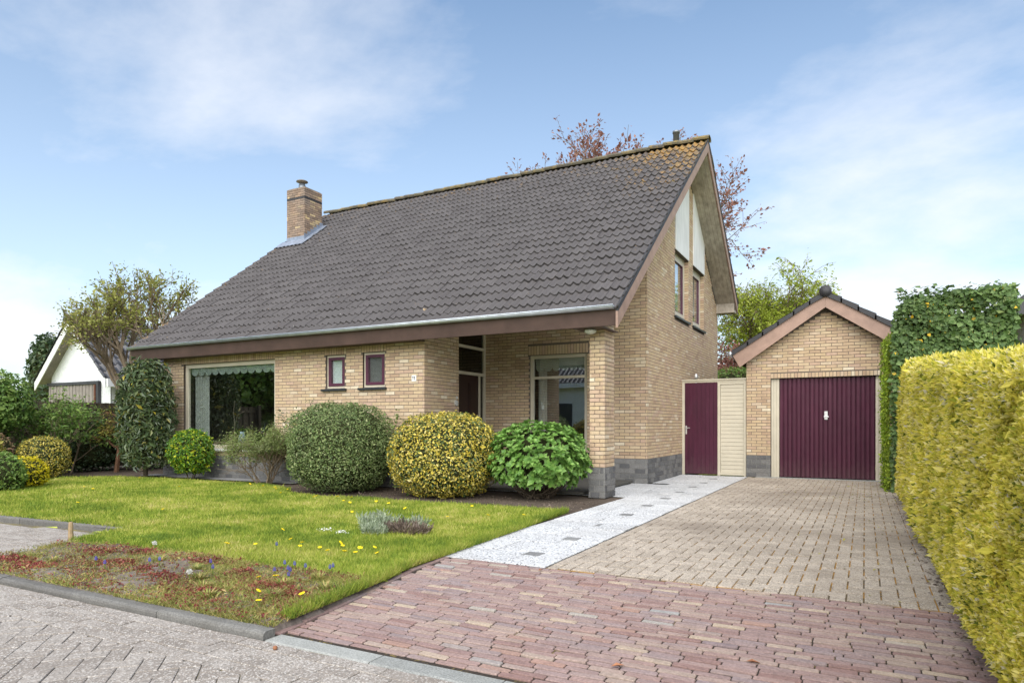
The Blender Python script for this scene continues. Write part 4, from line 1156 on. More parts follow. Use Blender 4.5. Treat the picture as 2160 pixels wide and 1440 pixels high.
# ------------------------------------------------------------------ gate between house and garage
gate = thing('garden_gate', 'aubergine plank gate in cream frame between house and garage', 'gate', (.75, 2.9, 0))
mb = MB(); Y0, Y1 = 2.90, 2.98
for x0, x1, z0, z1 in ((.005, .065, 0, 2.20), (.835, .895, 0, 2.20), (1.425, 1.475, 0, 2.20), (.005, 1.475, 2.20, 2.245)): mb.box(x0, x1, Y0, Y1, z0, z1)
mb.box(.0, 1.48, Y0 - .025, Y1 + .02, 2.245, 2.275)
mb.box(.895, 1.425, Y0 + .01, Y1, .02, .07); mb.box(.895, 1.425, Y0 + .01, Y1, 2.14, 2.20)
mb.build('frame', M['cream'], gate)
mb = MB(); mb.box(.075, .828, Y0 + .035, Y0 + .05, .04, 2.18); gdo = mb.build('gate_door', M['purple'], gate)
for i in range(8):
    mb = MB(); a = .07 + i * .0955; mb.box(a + .0015, a + .094, Y0 + .012 + .0008 * (i % 2), Y0 + .0345, .03, 2.19); mb.build('plank', M['purple'], gdo)
mb = MB(); mb.box(.082, .118, Y0 + .004, Y0 + .0115, .97, 1.17); mb.tube([(.10, Y0 + .006, 1.12), (.10, Y0 - .04, 1.12)], .009, 8); mb.tube([(.095, Y0 - .04, 1.12), (.20, Y0 - .04, 1.12)], .010, 8); mb.build('handle', M['silver'], gdo)
mb = MB(); mb.box(.90, 1.42, Y0 + .045, Y0 + .055, .07, 2.14); pan = mb.build('screen_panel', M['cream'], gate)
k = 23; h_ = 2.07 / k
for i in range(k):
    mb = MB(); z = .07 + i * h_
    mb.prism([(.90, Y0 + .044, z + .002), (.90, Y0 + .028, z + .003), (.90, Y0 + .031, z + h_ - .004), (.90, Y0 + .044, z + h_ - .002)], (.52, 0, 0)); mb.build('board', M['cream'], pan)
pipe = MB(); pipe.tube([(.20, 3.5, 0), (.20, 3.5, 2.32)], .022, 8); pipe.lathe((.20, 3.5, 2.32), [(.03, 0), (.05, .05), (.03, .12), (.01, .14)], 10)
tag(pipe.build('standpipe', M['silver'], None, True), 'thin silver pipe rising behind the gate', 'pipe')

# ------------------------------------------------------------------ white neighbouring garage on the left
NA = (-17.3, -.7)                 # right front corner at the eaves
ng = thing('neighbour_garage', 'white brick gabled outbuilding with dark glazed tiles behind the fence', 'outbuilding', (-19.5, 1, 0))
NW = 3.9; NE, NR_ = 2.70, 4.62
nx0, nx1 = NA[0] - NW, NA[0]; nrx = (nx0 + nx1) / 2
NK = (NR_ - NE) / (NW / 2 + .0)
def nroof(x): return NR_ - NK * abs(x - nrx)
mb = MB(); mb.prism([(nx0 + .25, NA[1] + .35, 0), (nx1 - .25, NA[1] + .35, 0), (nx1 - .25, NA[1] + .35, nroof(nx1 - .25) - .12), (nrx, NA[1] + .35, NR_ - .14), (nx0 + .25, NA[1] + .35, nroof(nx0 + .25) - .12)], (0, 7, 0)); nw = mb.build('wall', M['whitebrick'], ng)
wb = brick_rows((nx0 + .25, NA[1] + .347, 0), U, Nn, NW - .5, 1.6, 4.5, keep=lambda a, z: z < nroof(a + nx0 + .25) - .2, gap=.006)
joined_bricks('painted_brickwork', wb, M['whitebrick'], ng)
mb = MB()
for s in (-1, 1):
    e = nrx + s * NW / 2
    mb.prism([(nrx, NA[1], NR_), (e, NA[1], NE), (e, NA[1], NE - .12), (nrx, NA[1], NR_ - .12)], (0, 7.4, 0))
nr = mb.build('roof', M['oldwood'], ng)
for s in (-1, 1):
    e = nrx + s * (NW / 2 + .08)
    mb = MB(); mb.prism([(nrx, NA[1] - .03, NR_ + .02), (e, NA[1] - .03, nroof(e) + .02), (e, NA[1] - .03, nroof(e) - .26), (nrx, NA[1] - .03, NR_ - .27)], (0, .028, 0)); mb.build('bargeboard', M['whitepaint'], ng)
    rs_ = 8; run_ = (NW / 2 + .08) / rs_
    for r in range(rs_):
        for c in range(22):
            mb = MB(); V = []; F = []; n = 9; y0 = NA[1] - .08 + c * .24; y1 = y0 + .245
            xa = e - s * r * run_; xb = xa - s * (run_ + .03)
            for xx, lift in ((xa, .075), (xb, .03)):
                for i in range(n):
                    f = i / (n - 1); V.append((xx, y0 + (y1 - y0) * f, nroof(xx) + lift + .045 * math.sin(f * 2 * math.pi)))
            for i in range(n): V.append((xa, y0 + (y1 - y0) * i / (n - 1), V[i][2] - .03))
            for i in range(n - 1): F += [(i, i + 1, n + i + 1, n + i), (2*n + i, 2*n + i + 1, i + 1, i)]
            mb.add(V, F); 
            if s > 0 or c == 0: mb.build('roof_tile', M['tile3'], nr, True)
for i in range(14):
    mb = MB(); y0 = NA[1] - .12 + i * .4; mb.tube([(nrx, y0, NR_ + .08), (nrx, y0 + .42, NR_ + .065)], [.13, .12], 12); mb.build('ridge_tile', M['tile3'], nr, True)
mb = MB(); mb.box(nx1 - .05, nx1 + .16, NA[1] + .02, NA[1] + 6, NE - .30, NE - .05); mb.build('eaves_board', M['whitepaint'], ng)
mb = MB(); mb.tube([(nx1 - .19, NA[1] + .8, 0), (nx1 - .19, NA[1] + .8, NE - .3)], .05, 8); mb.build('downpipe', M['silver'], ng, True)
mb = MB(); mb.box(nx0 + .15, nx1 - .75, NA[1] + .24, NA[1] + .34, 2.52, 2.62); mb.box(nx1 - .86, nx1 - .74, NA[1] + .235, NA[1] + .335, 0, 2.52); cl = mb.build('cladding_frame', M['darkframe'], ng)
k = 30; w = (NW - 1.05) / k
for i in range(k):
    mb = MB(); a = nx0 + .2 + i * w; mb.box(a + .006, a + w - .006, NA[1] + .28 + .01 * (i % 2), NA[1] + .33, 0, 2.515); mb.build('plank', M['oldwood'], cl)
mb = MB(); mb.box(nx1 - .96, nx1 - .87, NA[1] + .22, NA[1] + .30, 0, 2.50); mb.build('corner_post', M['redwood'], ng)

# ------------------------------------------------------------------ side fence
fe = thing('side_fence', 'dark mossy plank fence behind the shrubs along the side of the garden', 'fence', (-14.85, -3, 0))
y = -9.0; i = 0
while y < 2.5:
    mb = MB(); h = 1.80 + RNG.normal(0, .008)
    x = -14.85 - (.03 if i % 2 else 0)
    mb.prism([(x, y, .03), (x, y + .135, .03), (x, y + .135, h), (x, y, h)], (.018, 0, 0)); mb.build('board', M['fencewood'], fe); y += .125; i += 1
for yy in np.arange(-9, 2.6, 1.85):
    mb = MB(); mb.box(-14.80, -14.70, yy, yy + .1, 0, 1.86); mb.build('post', M['fencewood'], fe)
for z in (.35, 1.0, 1.6):
    mb = MB(); mb.box(-14.83, -14.805, -9, 2.5, z, z + .09); mb.build('rail', M['fencewood'], fe)

# ------------------------------------------------------------------ neighbouring house on the right edge, and houses across the street (seen in the glass)
nh = thing('neighbour_house', 'brick neighbouring house corner with dark eaves beyond the ivy', 'house', (9.2, 10, 0))
mb = MB(); mb.box(7.55, 13, 8.3, 15, 0, 4.2); mb.build('wall', M['oldwood'], nh)
joined_bricks('brickwork', brick_rows((7.55, 8.29, 0), U, Nn, 3, 2.0, 4.1, holes=[(.02, .6, 2.4, 3.6)]), M['brick'], nh)
mb = MB(); mb.prism([(7.1, 7.8, 4.0), (7.1, 7.8, 4.22), (10.2, 7.8, 6.6), (13.4, 7.8, 4.2), (13.4, 7.8, 4.0)], (0, 8, 0)); mb.build('roof', M['darkframe'], nh)
mb = MB(); mb.box(7.60, 8.12, 8.24, 8.285, 2.4, 3.6); wv = mb.build('window', M['whitepaint'], nh)
mb = MB(); mb.box(7.68, 8.04, 8.225, 8.238, 2.48, 3.52); mb.build('pane', M['darkframe'], wv)
def far_house(name, label, x0, x1, y, eave, ridge, wins):
    t = thing(name, label, 'house', ((x0 + x1) / 2, y - 4, 0))
    mb = MB(); mb.box(x0, x1, y - 8, y, -.1, eave); mb.build('wall', M['whitebrick'], t)
    mb = MB(); mb.prism([(x0 - .4, y + .5, eave - .1), (x0 - .4, y - 4, ridge), (x0 - .4, y - 8.5, eave - .1)], (x1 - x0 + .8, 0, 0)); rf = mb.build('roof', M['tile2'], t)
    k = int((x1 - x0 + .8) / .25); sl_ = math.hypot(4.5, ridge - eave + .1)
    mb = MB()
    for i in range(k):
        xx = x0 - .3 + i * .25; mb.tube([(xx, y + .5, eave - .08), (xx, y - 4, ridge + .02)], .07, 6)
    mb.build('tile_rolls', M['tile3'], t)
    mb = MB(); mb.box(x0 - .4, x1 + .4, y + .45, y + .53, eave - .3, eave - .06); mb.build('fascia', M['whitepaint'], t)
    for a, b, z0, z1 in wins:
        mb = MB(); mb.box(a, b, y, y + .05, z0, z1); w_ = mb.build('window', M['darkframe'], t)
        mb = MB(); mb.box(a + .08, b - .08, y + .05, y + .06, z0 + .08, z1 - .08); mb.build('pane', M['sill'], w_)
far_house('bungalow', 'white bungalow across the street, mirrored in the porch window', -15.5, -4.5, -19.0, 3.4, 6.2, [(-14, -12.6, .2, 2.3), (-11.3, -9.7, .2, 2.3), (-8.6, -7.2, .2, 2.3), (-6.6, -5.2, .9, 2.3)])
far_house('bungalow', 'white house with dark roof across the street, mirrored in the big window', -36, -22, -21.0, 3.2, 7.2, [(-34, -32, .9, 2.3), (-28, -25.5, .9, 2.3)])
# ------------------------------------------------------------------ plants
def unit(v): return v / np.maximum(np.linalg.norm(v, axis=1, keepdims=True), 1e-9)
def leaf_mesh(name, P, Nrm, size, mat, parent, asp=.5, jit=.6, droop=0.0, rnd_=None, fold=.15, axis=None, sv=.3):
    """folded diamond leaves at P, facing roughly along Nrm"""
    n = len(P)
    Nr = unit(Nrm + RNG.normal(0, jit, (n, 3)))
    A = RNG.normal(0, 1, (n, 3)) if axis is None else axis + RNG.normal(0, .35, (n, 3))
    A[:, 2] -= droop
    A = unit(A - Nr * (A * Nr).sum(1, keepdims=True))
    B = np.cross(Nr, A)
    L = (size * np.exp(RNG.normal(0, sv, n)))[:, None]
    Wd = L * asp * .5
    base = P; tip = P + A * L
    mid = P + A * L * .45
    l = mid + B * Wd + Nr * L * fold; r = mid - B * Wd + Nr * L * fold
    V = np.stack([base, l, tip, r], 1).reshape(-1, 3)
    i = np.arange(n) * 4
    F = np.concatenate([np.stack([i, i + 2, i + 1], 1), np.stack([i, i + 3, i + 2], 1)])
    R = RNG.random(n) if rnd_ is None else rnd_
    return np_mesh(name, V, F, mat, parent, np.concatenate([R, R]))
def sphere_pts(n):
    v = RNG.normal(0, 1, (n, 3)); return unit(v)
def superball(n, c, r, p=2.6, depth=.10, zmin=-1.0, rough=.042):
    """points through the outer shell of a clipped, slightly square ball"""
    d = sphere_pts(n * 2)
    k = (np.abs(d) ** p).sum(1) ** (-1 / p)
    k2 = k * (1 + rough * np.sin(d[:, 0] * 5 + c[0]) * np.sin(d[:, 1] * 6 + d[:, 2] * 4) + rough * .7 * np.sin(d[:, 0] * 11 + d[:, 2] * 9 + c[1]) * np.sin(d[:, 1] * 13 + c[0]))
    k2 = np.where(RNG.random(len(k2)) < .03, k2 * (1 + .09 * RNG.random(len(k2)) ** 1.5), k2)
    q = d * k2[:, None]
    q = q[q[:, 2] > zmin][:n]
    nr = unit(np.sign(q) * np.abs(q) ** (p - 1))
    s = 1 - depth * RNG.random(len(q)) ** 1.5
    P = np.array(c) + q * s[:, None] * np.array(r); gap = np.sin(q[:, 0] * 17 + c[1]) * np.sin(q[:, 1] * 15 + q[:, 2] * 19 + c[0]) > .93; P = P - np.where(gap[:, None], nr * .06, 0)
    return P, unit(nr / np.array(r))
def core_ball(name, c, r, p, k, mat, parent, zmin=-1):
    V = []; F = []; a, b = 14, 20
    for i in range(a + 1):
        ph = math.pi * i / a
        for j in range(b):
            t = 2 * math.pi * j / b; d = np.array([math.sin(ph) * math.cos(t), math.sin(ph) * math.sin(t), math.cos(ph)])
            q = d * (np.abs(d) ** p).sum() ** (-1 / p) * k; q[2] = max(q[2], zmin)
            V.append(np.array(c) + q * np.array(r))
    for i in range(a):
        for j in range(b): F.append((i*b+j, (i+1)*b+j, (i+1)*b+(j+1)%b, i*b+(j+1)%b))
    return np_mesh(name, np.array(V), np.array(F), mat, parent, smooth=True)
def clipped(name, label, cat, c, r, leafm, n, size, p=2.6, core=M['core'], depth=.12, asp=.55, jit=.55, zmin=-.96, group=None, corek=.88):
    t = thing(name, label, cat, (c[0], c[1], 0), group)
    P, Nr = superball(n, c, r, p, depth, zmin)
    leaf_mesh('foliage', P, Nr + np.array([0, 0, .25]), size, M[leafm], t, asp, jit)
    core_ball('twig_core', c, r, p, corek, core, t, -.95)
    return t

# branching skeletons
def grow(p, d, L, r, lvl, prm, segs, tips):
    n = 3 if lvl < prm['levels'] else 2
    q = Vector(p); dd = Vector(d)
    pts = [q.copy()]; rad = [r]
    for i in range(n):
        dd = (dd + Vector(RNG.normal(0, prm['wob'], 3)) + Vector((0, 0, prm['up'][min(lvl, len(prm['up']) - 1)] / n))).normalized()
        q = q + dd * (L / n); pts.append(q.copy()); rad.append(r * (1 - .45 * (i + 1) / n))
    segs.append((pts, rad, lvl))
    if lvl >= prm['levels']:
        tips.append((pts, dd.copy())); return
    k = prm['split'][min(lvl, len(prm['split']) - 1)]
    for i in range(k):
        t = RNG.uniform(prm['t0'], 1.0) if i else 1.0
        f = t * n; j = min(int(f), n - 1); base = pts[j].lerp(pts[j + 1], f - j)
        ang = RNG.uniform(*prm['ang']); az = RNG.uniform(0, 2 * math.pi)
        o = dd.orthogonal().normalized(); o = (Matrix.Rotation(az, 3, dd) @ o)
        nd = (dd * math.cos(ang) + o * math.sin(ang)).normalized()
        grow(base, nd, L * RNG.uniform(*prm['len']), max(r * .55, .003), lvl + 1, prm, segs, tips)
def tube_np(segs, seg=5):
    mb = MB()
    for pts, rad, lvl in segs: mb.tube(pts, rad, seg if lvl < 2 else 3, False)
    return mb
def tree(name, label, cat, base, trunk, prm, leafm, per, size, barkm='bark', asp=.55, droop=0.0, spread=.12, lean=(0, 0, 1), r=.1, parent=None, crown='crown', trunkn='trunk', jit=.9, hang=0.0, seed=1):
    global RNG
    RNG = np.random.default_rng(seed)
    t = thing(name, label, cat, base)
    segs = []; tips = []
    grow(base, Vector(lean).normalized(), trunk, r, 0, prm, segs, tips)
    tube_np(segs).build(trunkn, M[barkm], t)
    P = []; A = []
    for pts, d in tips:
        for i in range(per):
            f = RNG.random() * (len(pts) - 1); j = int(f); b = pts[j].lerp(pts[min(j + 1, len(pts) - 1)], f - j)
            o = RNG.normal(0, spread, 3)
            if hang: o[2] -= abs(RNG.normal(0, hang))
            P.append(np.array(b) + o); A.append(np.array(d))
    P = np.array(P); A = np.array(A)
    if name == 'maple': k_ = P[:, 0] < -11.72; P, A = P[k_], A[k_]
    Nn_ = np.tile(np.array([0, 0, 1.0]), (len(P), 1))
    leaf_mesh(crown, P, Nn_, size, M[leafm], t, asp, jit, droop, axis=A)
    return t

# front shrubs
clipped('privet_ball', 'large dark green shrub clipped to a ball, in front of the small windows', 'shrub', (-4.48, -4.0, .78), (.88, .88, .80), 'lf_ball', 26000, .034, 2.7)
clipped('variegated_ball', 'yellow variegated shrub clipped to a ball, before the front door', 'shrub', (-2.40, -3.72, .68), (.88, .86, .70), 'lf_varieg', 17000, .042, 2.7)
t = clipped('euonymus_bush', 'small glossy egg shaped bush with yellow tips under the big window', 'shrub', (-9.12, -3.62, .60), (.45, .45, .49), 'lf_euon', 6500, .055, 2.1, depth=.22, jit=.8)
mb = MB()
for i in range(7):
    a = RNG.uniform(0, 6.28); mb.tube([(-9.12 + .05 * math.cos(a), -3.62 + .05 * math.sin(a), 0), (-9.12 + .2 * math.cos(a), -3.62 + .2 * math.sin(a), .4)], .012, 5)
mb.build('stem', M['bark'], t)
# hydrangea: rosettes of big leaves on bare stems
t = thing('hydrangea', 'fresh green broad leaved hydrangea mound beside the brick column', 'shrub', (-.85, -3.3, 0))
Pc, Nc = superball(1150, (-.85, -3.28, .66), (.84, .74, .58), 2.2, .22, -.75)
P = []; A = []; Nl = []
mb = MB()
for c, n_ in zip(Pc, Nc):
    ax = Vector(n_ + np.array([0, 0, .7])).normalized(); o = ax.orthogonal().normalized(); k = RNG.integers(6, 9)
    for i in range(k):
        s = Matrix.Rotation(i * 2.4 + RNG.uniform(0, .5), 3, ax) @ o
        tilt = .25 + .5 * (i / k)
        d = (s * (1 - tilt * .6) + ax * tilt * .9).normalized()
        P.append(np.array(c)); A.append(np.array(d)); Nl.append(np.array(ax * 1.0 - s * .4))
leaf_mesh('foliage', np.array(P), np.array(Nl), .070, M['lf_hydr'], t, .68, .22, .15, axis=np.array(A) * 2, fold=.06, sv=.22)
for c in Pc[:90]:
    b = (-.85 + RNG.normal(0, .12), -3.3 + RNG.normal(0, .1), 0); m_ = (np.array(b) * .5 + np.array(c) * .5); m_[2] -= .05
    mb.tube([b, m_, c], [.011, .008, .005], 4, False)
mb.build('stem', M['bark'], t)
core_ball('twig_core', (-.85, -3.25, .70), (.84, .74, .56), 2.2, .68, M['core'], t)
# loose twiggy shrub
t = thing('twiggy_shrub', 'loose olive green twiggy shrub with bare stems before the big window', 'shrub', (-6.85, -3.75, 0))
segs = []; tips = []
prm = dict(levels=3, wob=.16, up=(.15, .25, .1, .1), split=(4, 4, 4), t0=.35, ang=(.3, .8), len=(.55, .85))
for i in range(11):
    a = RNG.uniform(0, 6.28); e = RNG.uniform(.25, .8)
    grow((-6.75 + .12 * math.cos(a), -3.72 + .12 * math.sin(a), 0), Vector((math.cos(a) * e - .22, math.sin(a) * e * .7, 1)).normalized(), .50, .016, 0, prm, segs, tips)
tube_np(segs, 4).build('stem', M['twig'], t)
P = []
for pts, d in tips:
    for i in range(24):
        b = pts[0].lerp(pts[-1], RNG.random()); P.append(np.array(b) + RNG.normal(0, .05, 3))
P = np.array(P); q = P[(P[:, 2] > .40 + .5 * np.clip(P[:, 0] + 6.85, 0, 1))]
leaf_mesh('foliage', q, np.tile(np.array([0, 0, 1.0]), (len(q), 1)), .034, M['lf_twig'], t, .42, .9)
# rose stems on the wall
def rose(label, x, y, h, n):
    t = thing('rose_bush', label, 'plant', (x, y, 0))
    segs = []; tips = []; prm = dict(levels=2, wob=.12, up=(.3, .4, .3), split=(4, 3), t0=.4, ang=(.25, .7), len=(.35, .55))
    for i in range(n): grow((x + RNG.normal(0, .08), y + RNG.normal(0, .03), 0), (RNG.normal(0, .12), RNG.normal(0, .05), 1), h * RNG.uniform(.55, .72), .010, 0, prm, segs, tips)
    tube_np(segs, 4).build('stem', M['twig'], t)
    P = np.array([np.array(p[0].lerp(p[-1], RNG.random())) + RNG.normal(0, .05, 3) for p, d in tips for _ in range(9)])
    leaf_mesh('foliage', P, np.tile(np.array([0, -.4, .8]), (len(P), 1)), .055, M['lf_laurel'] if n > 2 else M['lf_twig'], t, .6, .6)
rose('straggly rose stems with sparse leaves between the big window and the large green ball', -6.05, -3.35, 1.55, 4)
rose('slim upright rose with leafy top between the two clipped balls', -3.55, -3.5, 1.55, 2)

# laurel at the house corner
t = thing('laurel', 'tall narrow dark laurel column at the corner of the house', 'shrub', (-10.45, -3.8, 0))
P, Nr = superball(7000, (-10.45, -3.8, 1.38), (.52, .50, 1.26), 3.2, .25, -.9)
leaf_mesh('foliage', P, Nr + np.array([0, 0, .3]), .105, M['lf_laurel'], t, .36, .5, .5)
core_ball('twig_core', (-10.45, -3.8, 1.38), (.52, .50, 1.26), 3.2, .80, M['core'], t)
mb = MB(); mb.tube([(-10.45, -3.8, 0), (-10.45, -3.8, .6)], .05, 6); mb.build('stem', M['bark'], t)
# left garden
clipped('mottled_ball', 'small round bush mottled yellow and green at the lawn edge by the fence', 'shrub', (-12.35, -4.95, .46), (.50, .50, .48), 'lf_varieg', 6000, .036, 2.3)
clipped('golden_bush', 'low bright yellow bush at the left edge of the lawn', 'shrub', (-10.25, -6.35, .26), (.42, .38, .34), 'lf_yellow', 4200, .042, 2.1, depth=.35, jit=.9)
clipped('low_green_bush', 'low loose green bush beside the bright yellow one', 'shrub', (-9.95, -6.95, .30), (.55, .42, .42), 'lf_green', 4800, .05, 2.0, depth=.4, jit=.9)
clipped('russet_bush', 'small russet pink bush behind the mottled ball', 'shrub', (-12.7, -5.75, .62), (.34, .34, .42), 'lf_pink', 2600, .05, 2.0, depth=.4, jit=.9)
clipped('olive_bush', 'yellowish shrub with reddish tips above the low green bush', 'shrub', (-11.35, -6.65, .58), (.5, .45, .52), 'lf_olive', 3800, .055, 2.0, depth=.4, jit=.9)
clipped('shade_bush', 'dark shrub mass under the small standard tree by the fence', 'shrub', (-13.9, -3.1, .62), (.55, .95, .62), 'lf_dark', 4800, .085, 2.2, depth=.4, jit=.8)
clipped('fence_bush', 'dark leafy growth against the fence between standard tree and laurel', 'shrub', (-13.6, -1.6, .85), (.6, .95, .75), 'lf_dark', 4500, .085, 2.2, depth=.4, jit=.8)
P_open = dict(levels=3, wob=.15, up=(.25, .35, .25, .2), split=(4, 4, 3), t0=.35, ang=(.3, .85), len=(.5, .78))
t = thing('leafy_shrub', 'tall open green shrub with bare lower stems in front of the fence', 'shrub', (-13.3, -4.2, 0))
segs = []; tips = []
for i in range(9):
    a = RNG.uniform(0, 6.28); grow((-13.3 + .2 * math.cos(a), -4.2 + .35 * math.sin(a), 0), Vector((math.cos(a) * .35, math.sin(a) * .55, 1)).normalized(), .85, .022, 0, P_open, segs, tips)
tube_np(segs, 4).build('stem', M['twig'], t)
P = np.array([np.array(p[0].lerp(p[-1], RNG.random())) + RNG.normal(0, .07, 3) for p, d in tips for _ in range(9)])
leaf_mesh('foliage', P, np.tile(np.array([0, 0, 1.0]), (len(P), 1)), .085, M['lf_green'], t, .5, .6)
t = thing('climber_shrub', 'big fresh green leafy shrub at the left edge above the fence', 'shrub', (-13.35, -5.45, 0))
P, Nr = superball(5200, (-13.35, -5.55, 1.72), (.62, .85, .72), 2.2, .45, -1)
leaf_mesh('foliage', P, Nr + np.array([0, 0, .5]), .085, M['lf_green'], t, .6, .6, .4)
core_ball('twig_core', (-13.35, -5.55, 1.72), (.62, .85, .72), 2.2, .6, M['core'], t)
P, Nr = superball(1800, (-13.4, -5.9, .75), (.35, .6, .5), 2.0, .6, -1)
leaf_mesh('low_foliage', P, Nr + np.array([0, 0, .5]), .075, M['lf_green'], t, .6, .7, .4)
mb = MB(); mb.tube([(-13.35, -5.45, 0), (-13.3, -5.5, .9), (-13.4, -5.5, 1.7)], .06, 6); mb.build('stem', M['bark'], t)
# small standard tree
tree('standard_tree', 'small standard tree with yellowish crown and reddish trunk before the fence', 'tree', (-12.95, -2.95, -.02), .95, dict(levels=3, wob=.14, up=(.1, .2, -.1, -.1), split=(7, 5, 4), t0=.55, ang=(.5, 1.25), len=(.38, .62)), 'lf_olive', 13, .055, 'bark2', .5, .2, .06, (.02, -.04, 1), .062)
# maple beside the house
tree('maple', 'small maple with thin olive young leaves between house and white outbuilding', 'tree', (-12.8, -2.35, 0), 2.5, dict(levels=4, wob=.12, up=(.1, .45, .3, .15, .1), split=(10, 5, 5, 3), t0=.62, ang=(.3, .85), len=(.52, .70)), 'lf_maple', 9, .078, 'twig', .62, .1, .07, (-.12, -.03, 1), .10, seed=18)
# copper beech behind the house
tree('copper_beech', 'tall copper beech with thin red spring leaves behind the house', 'tree', (-4.8, 15.6, 0), 5.5, dict(levels=5, wob=.10, up=(.05, .3, .25, .2, .1, .1), split=(12, 5, 5, 4, 4), t0=.25, ang=(.3, .9), len=(.56, .76)), 'lf_beech', 15, .12, 'twig', .6, 0, .08, (.02, 0, 1), .22, seed=8)
tree('copper_bush', 'russet leaved bush showing between house and garage', 'tree', (-.1, 12.0, 0), 1.7, dict(levels=4, wob=.14, up=(.05, .3, .2, .1, .1), split=(9, 6, 4, 3), t0=.3, ang=(.3, .95), len=(.55, .80)), 'lf_beech', 14, .11, 'twig', .6, 0, .09, (0, 0, 1), .10)
# pale green tree behind the garage
tree('birch', 'pale spring green birch with hanging twigs behind the garage', 'tree', (.4, 14.8, 0), 3.0, dict(levels=5, wob=.11, up=(.05, .5, .3, .0, -.3, -.5), split=(10, 5, 5, 4, 3), t0=.3, ang=(.25, .75), len=(.56, .74)), 'lf_birch', 12, .105, 'twig', .5, .6, .06, (.02, 0, 1), .14, hang=.10, seed=0)
clipped('far_conifer', 'dark evergreen top beyond the white outbuilding', 'tree', (-39.5, 9.0, 3.6), (1.1, 1.1, 3.0), 'lf_dark', 2500, .25, 2.0)
clipped('back_hedge', 'clipped dark green hedge end seen over the gate', 'hedge', (.9, 9.0, 1.50), (1.6, .6, 1.50), 'lf_green', 9000, .07, 5.0, asp=.6)
# trees across the street that the big window mirrors
for i, (x, y, h, r_) in enumerate([(-20.5, -13.0, 2.9, 2.6), (-16.8, -14.2, 2.3, 1.9), (-25.5, -15.0, 3.6, 2.6)]):
    lab = ['broad dark tree across the street, mirrored in the big window', 'rounded shrub tree across the street, nearest to the white bungalow', 'taller tree farther along the street, before the dark roofed house'][i]
    t = thing('street_tree', lab, 'tree', (x, y, 0))
    P, Nr = superball(6000, (x, y, h), (r_, r_, h * .8), 2.0, .5, -1, .15)
    leaf_mesh('crown', P, Nr, .22, M['lf_green'] if i != 2 else M['lf_dark'], t, .6, .7)
    core_ball('twig_core', (x, y, h), (r_, r_, h * .8), 2.0, .7, M['core'], t)
    mb = MB(); mb.tube([(x, y, 0), (x, y, h)], .15, 6); mb.build('trunk', M['bark'], t)

# golden conifer hedge along the drive
HX0, HX1, HY0, HY1 = 4.37, 5.35, -11.2, -.55
def htop(y): return 1.45 + .077 * (y + 10.35)
t = thing('golden_hedge', 'long clipped golden yellow conifer hedge along the driveway', 'hedge', (4.9, -5.5, 0))
def wob(a, b):
    return .5 * np.sin(a * 1.7 + 1.3 * np.sin(b * 2.3)) + .3 * np.sin(b * 4.1 + a * 3.3 + 2) + .2 * np.sin(a * 9.1 - b * 7.7)
def hedge_pts(n):
    f = RNG.random(n); y = HY0 + (HY1 - HY0) * np.where(RNG.random(n) < .6, f ** 1.9, f)
    z = RNG.random(n) * htop(y)
    edge = np.clip((z - (htop(y) - .12)) / .12, 0, 1) ** 2 * .09 + np.clip((y - (HY1 - .25)) / .25, 0, 1) ** 2 * .2
    hole = np.clip(wob(y * 2.2, z * 2.6 + 5) - .35, 0, 1) * .16
    x = HX0 + .05 * z / 1.5 + .025 * wob(y, z) + hole + edge + .07 * RNG.random(n) ** 1.4 + np.where(z < .22, .12 * (1 - z / .22) ** 2, 0)
    return np.stack([x, y, z], 1), np.tile(np.array([-1, 0, .1]), (n, 1))
P, Nr = hedge_pts(150000)
m = 16000
yt = HY0 + (HY1 - HY0) * RNG.random(m) ** 1.3; xt = HX0 + .12 + RNG.random(m) * (HX1 - HX0 - .1)
Pt = np.stack([xt, yt, htop(yt) - .05 * RNG.random(m) ** 2 + .02 * np.sin(xt * 8 + yt * 5)], 1)
m2 = 9000
xe = HX0 + .15 + RNG.random(m2) * (HX1 - HX0 - .15); ze = RNG.random(m2) * htop(HY1)
Pe = np.stack([xe, HY1 - .08 * RNG.random(m2), ze], 1)
P = np.concatenate([P, Pt, Pe]); Nr = np.concatenate([Nr, np.tile([0, 0, 1.0], (m, 1)), np.tile([0, 1.0, .1], (m2, 1))])
# every point carries a flat fan of three narrow scales
patch = wob(P[:, 1] * 1.9 + 3, P[:, 2] * 2.2) * .5 + .5
R0 = np.clip(RNG.random(len(P)) * .72 + .26 * patch - .02, 0, .999)
R0 = np.where(RNG.random(len(P)) < .03, .99, np.minimum(R0, .965))
ax = unit(Nr * .7 + RNG.normal(0, .6, P.shape) + np.array([0, 0, .3]))
PP = np.concatenate([P] * 3); RR = np.concatenate([R0] * 3)
AX = np.concatenate([ax, ax + RNG.normal(0, .45, ax.shape), ax + RNG.normal(0, .45, ax.shape)])
side = np.cross(AX, RNG.normal(0, 1, AX.shape))
hd = np.hypot(PP[:, 0] - CAM[0], PP[:, 1] - CAM[1])
leaf_mesh('foliage', PP, side, (.018 * np.clip(hd / 3.0, 1, 2.6)), M['lf_conifer'], t, .42, .3, 0, RR, axis=AX * 3, fold=.05)
mb = MB()
ys = np.linspace(HY0, HY1 - .12, 12)
prof = [(HX0 + .15, 0), (HX0 + .15, 1), (HX1 - .05, 1), (HX1 - .05, 0)]
V = []; F = []
for y in ys:
    for x, s in prof: V.append((x, y, s * (htop(y) - .10)))
for i in range(len(ys) - 1):
    for j in range(3): F.append((i*4+j, (i+1)*4+j, (i+1)*4+j+1, i*4+j+1))
F += [(0, 1, 2, 3), tuple((len(ys)-1)*4 + k for k in (3, 2, 1, 0))]
mb.add(V, F); mb.build('twig_core', M['core_y'], t)
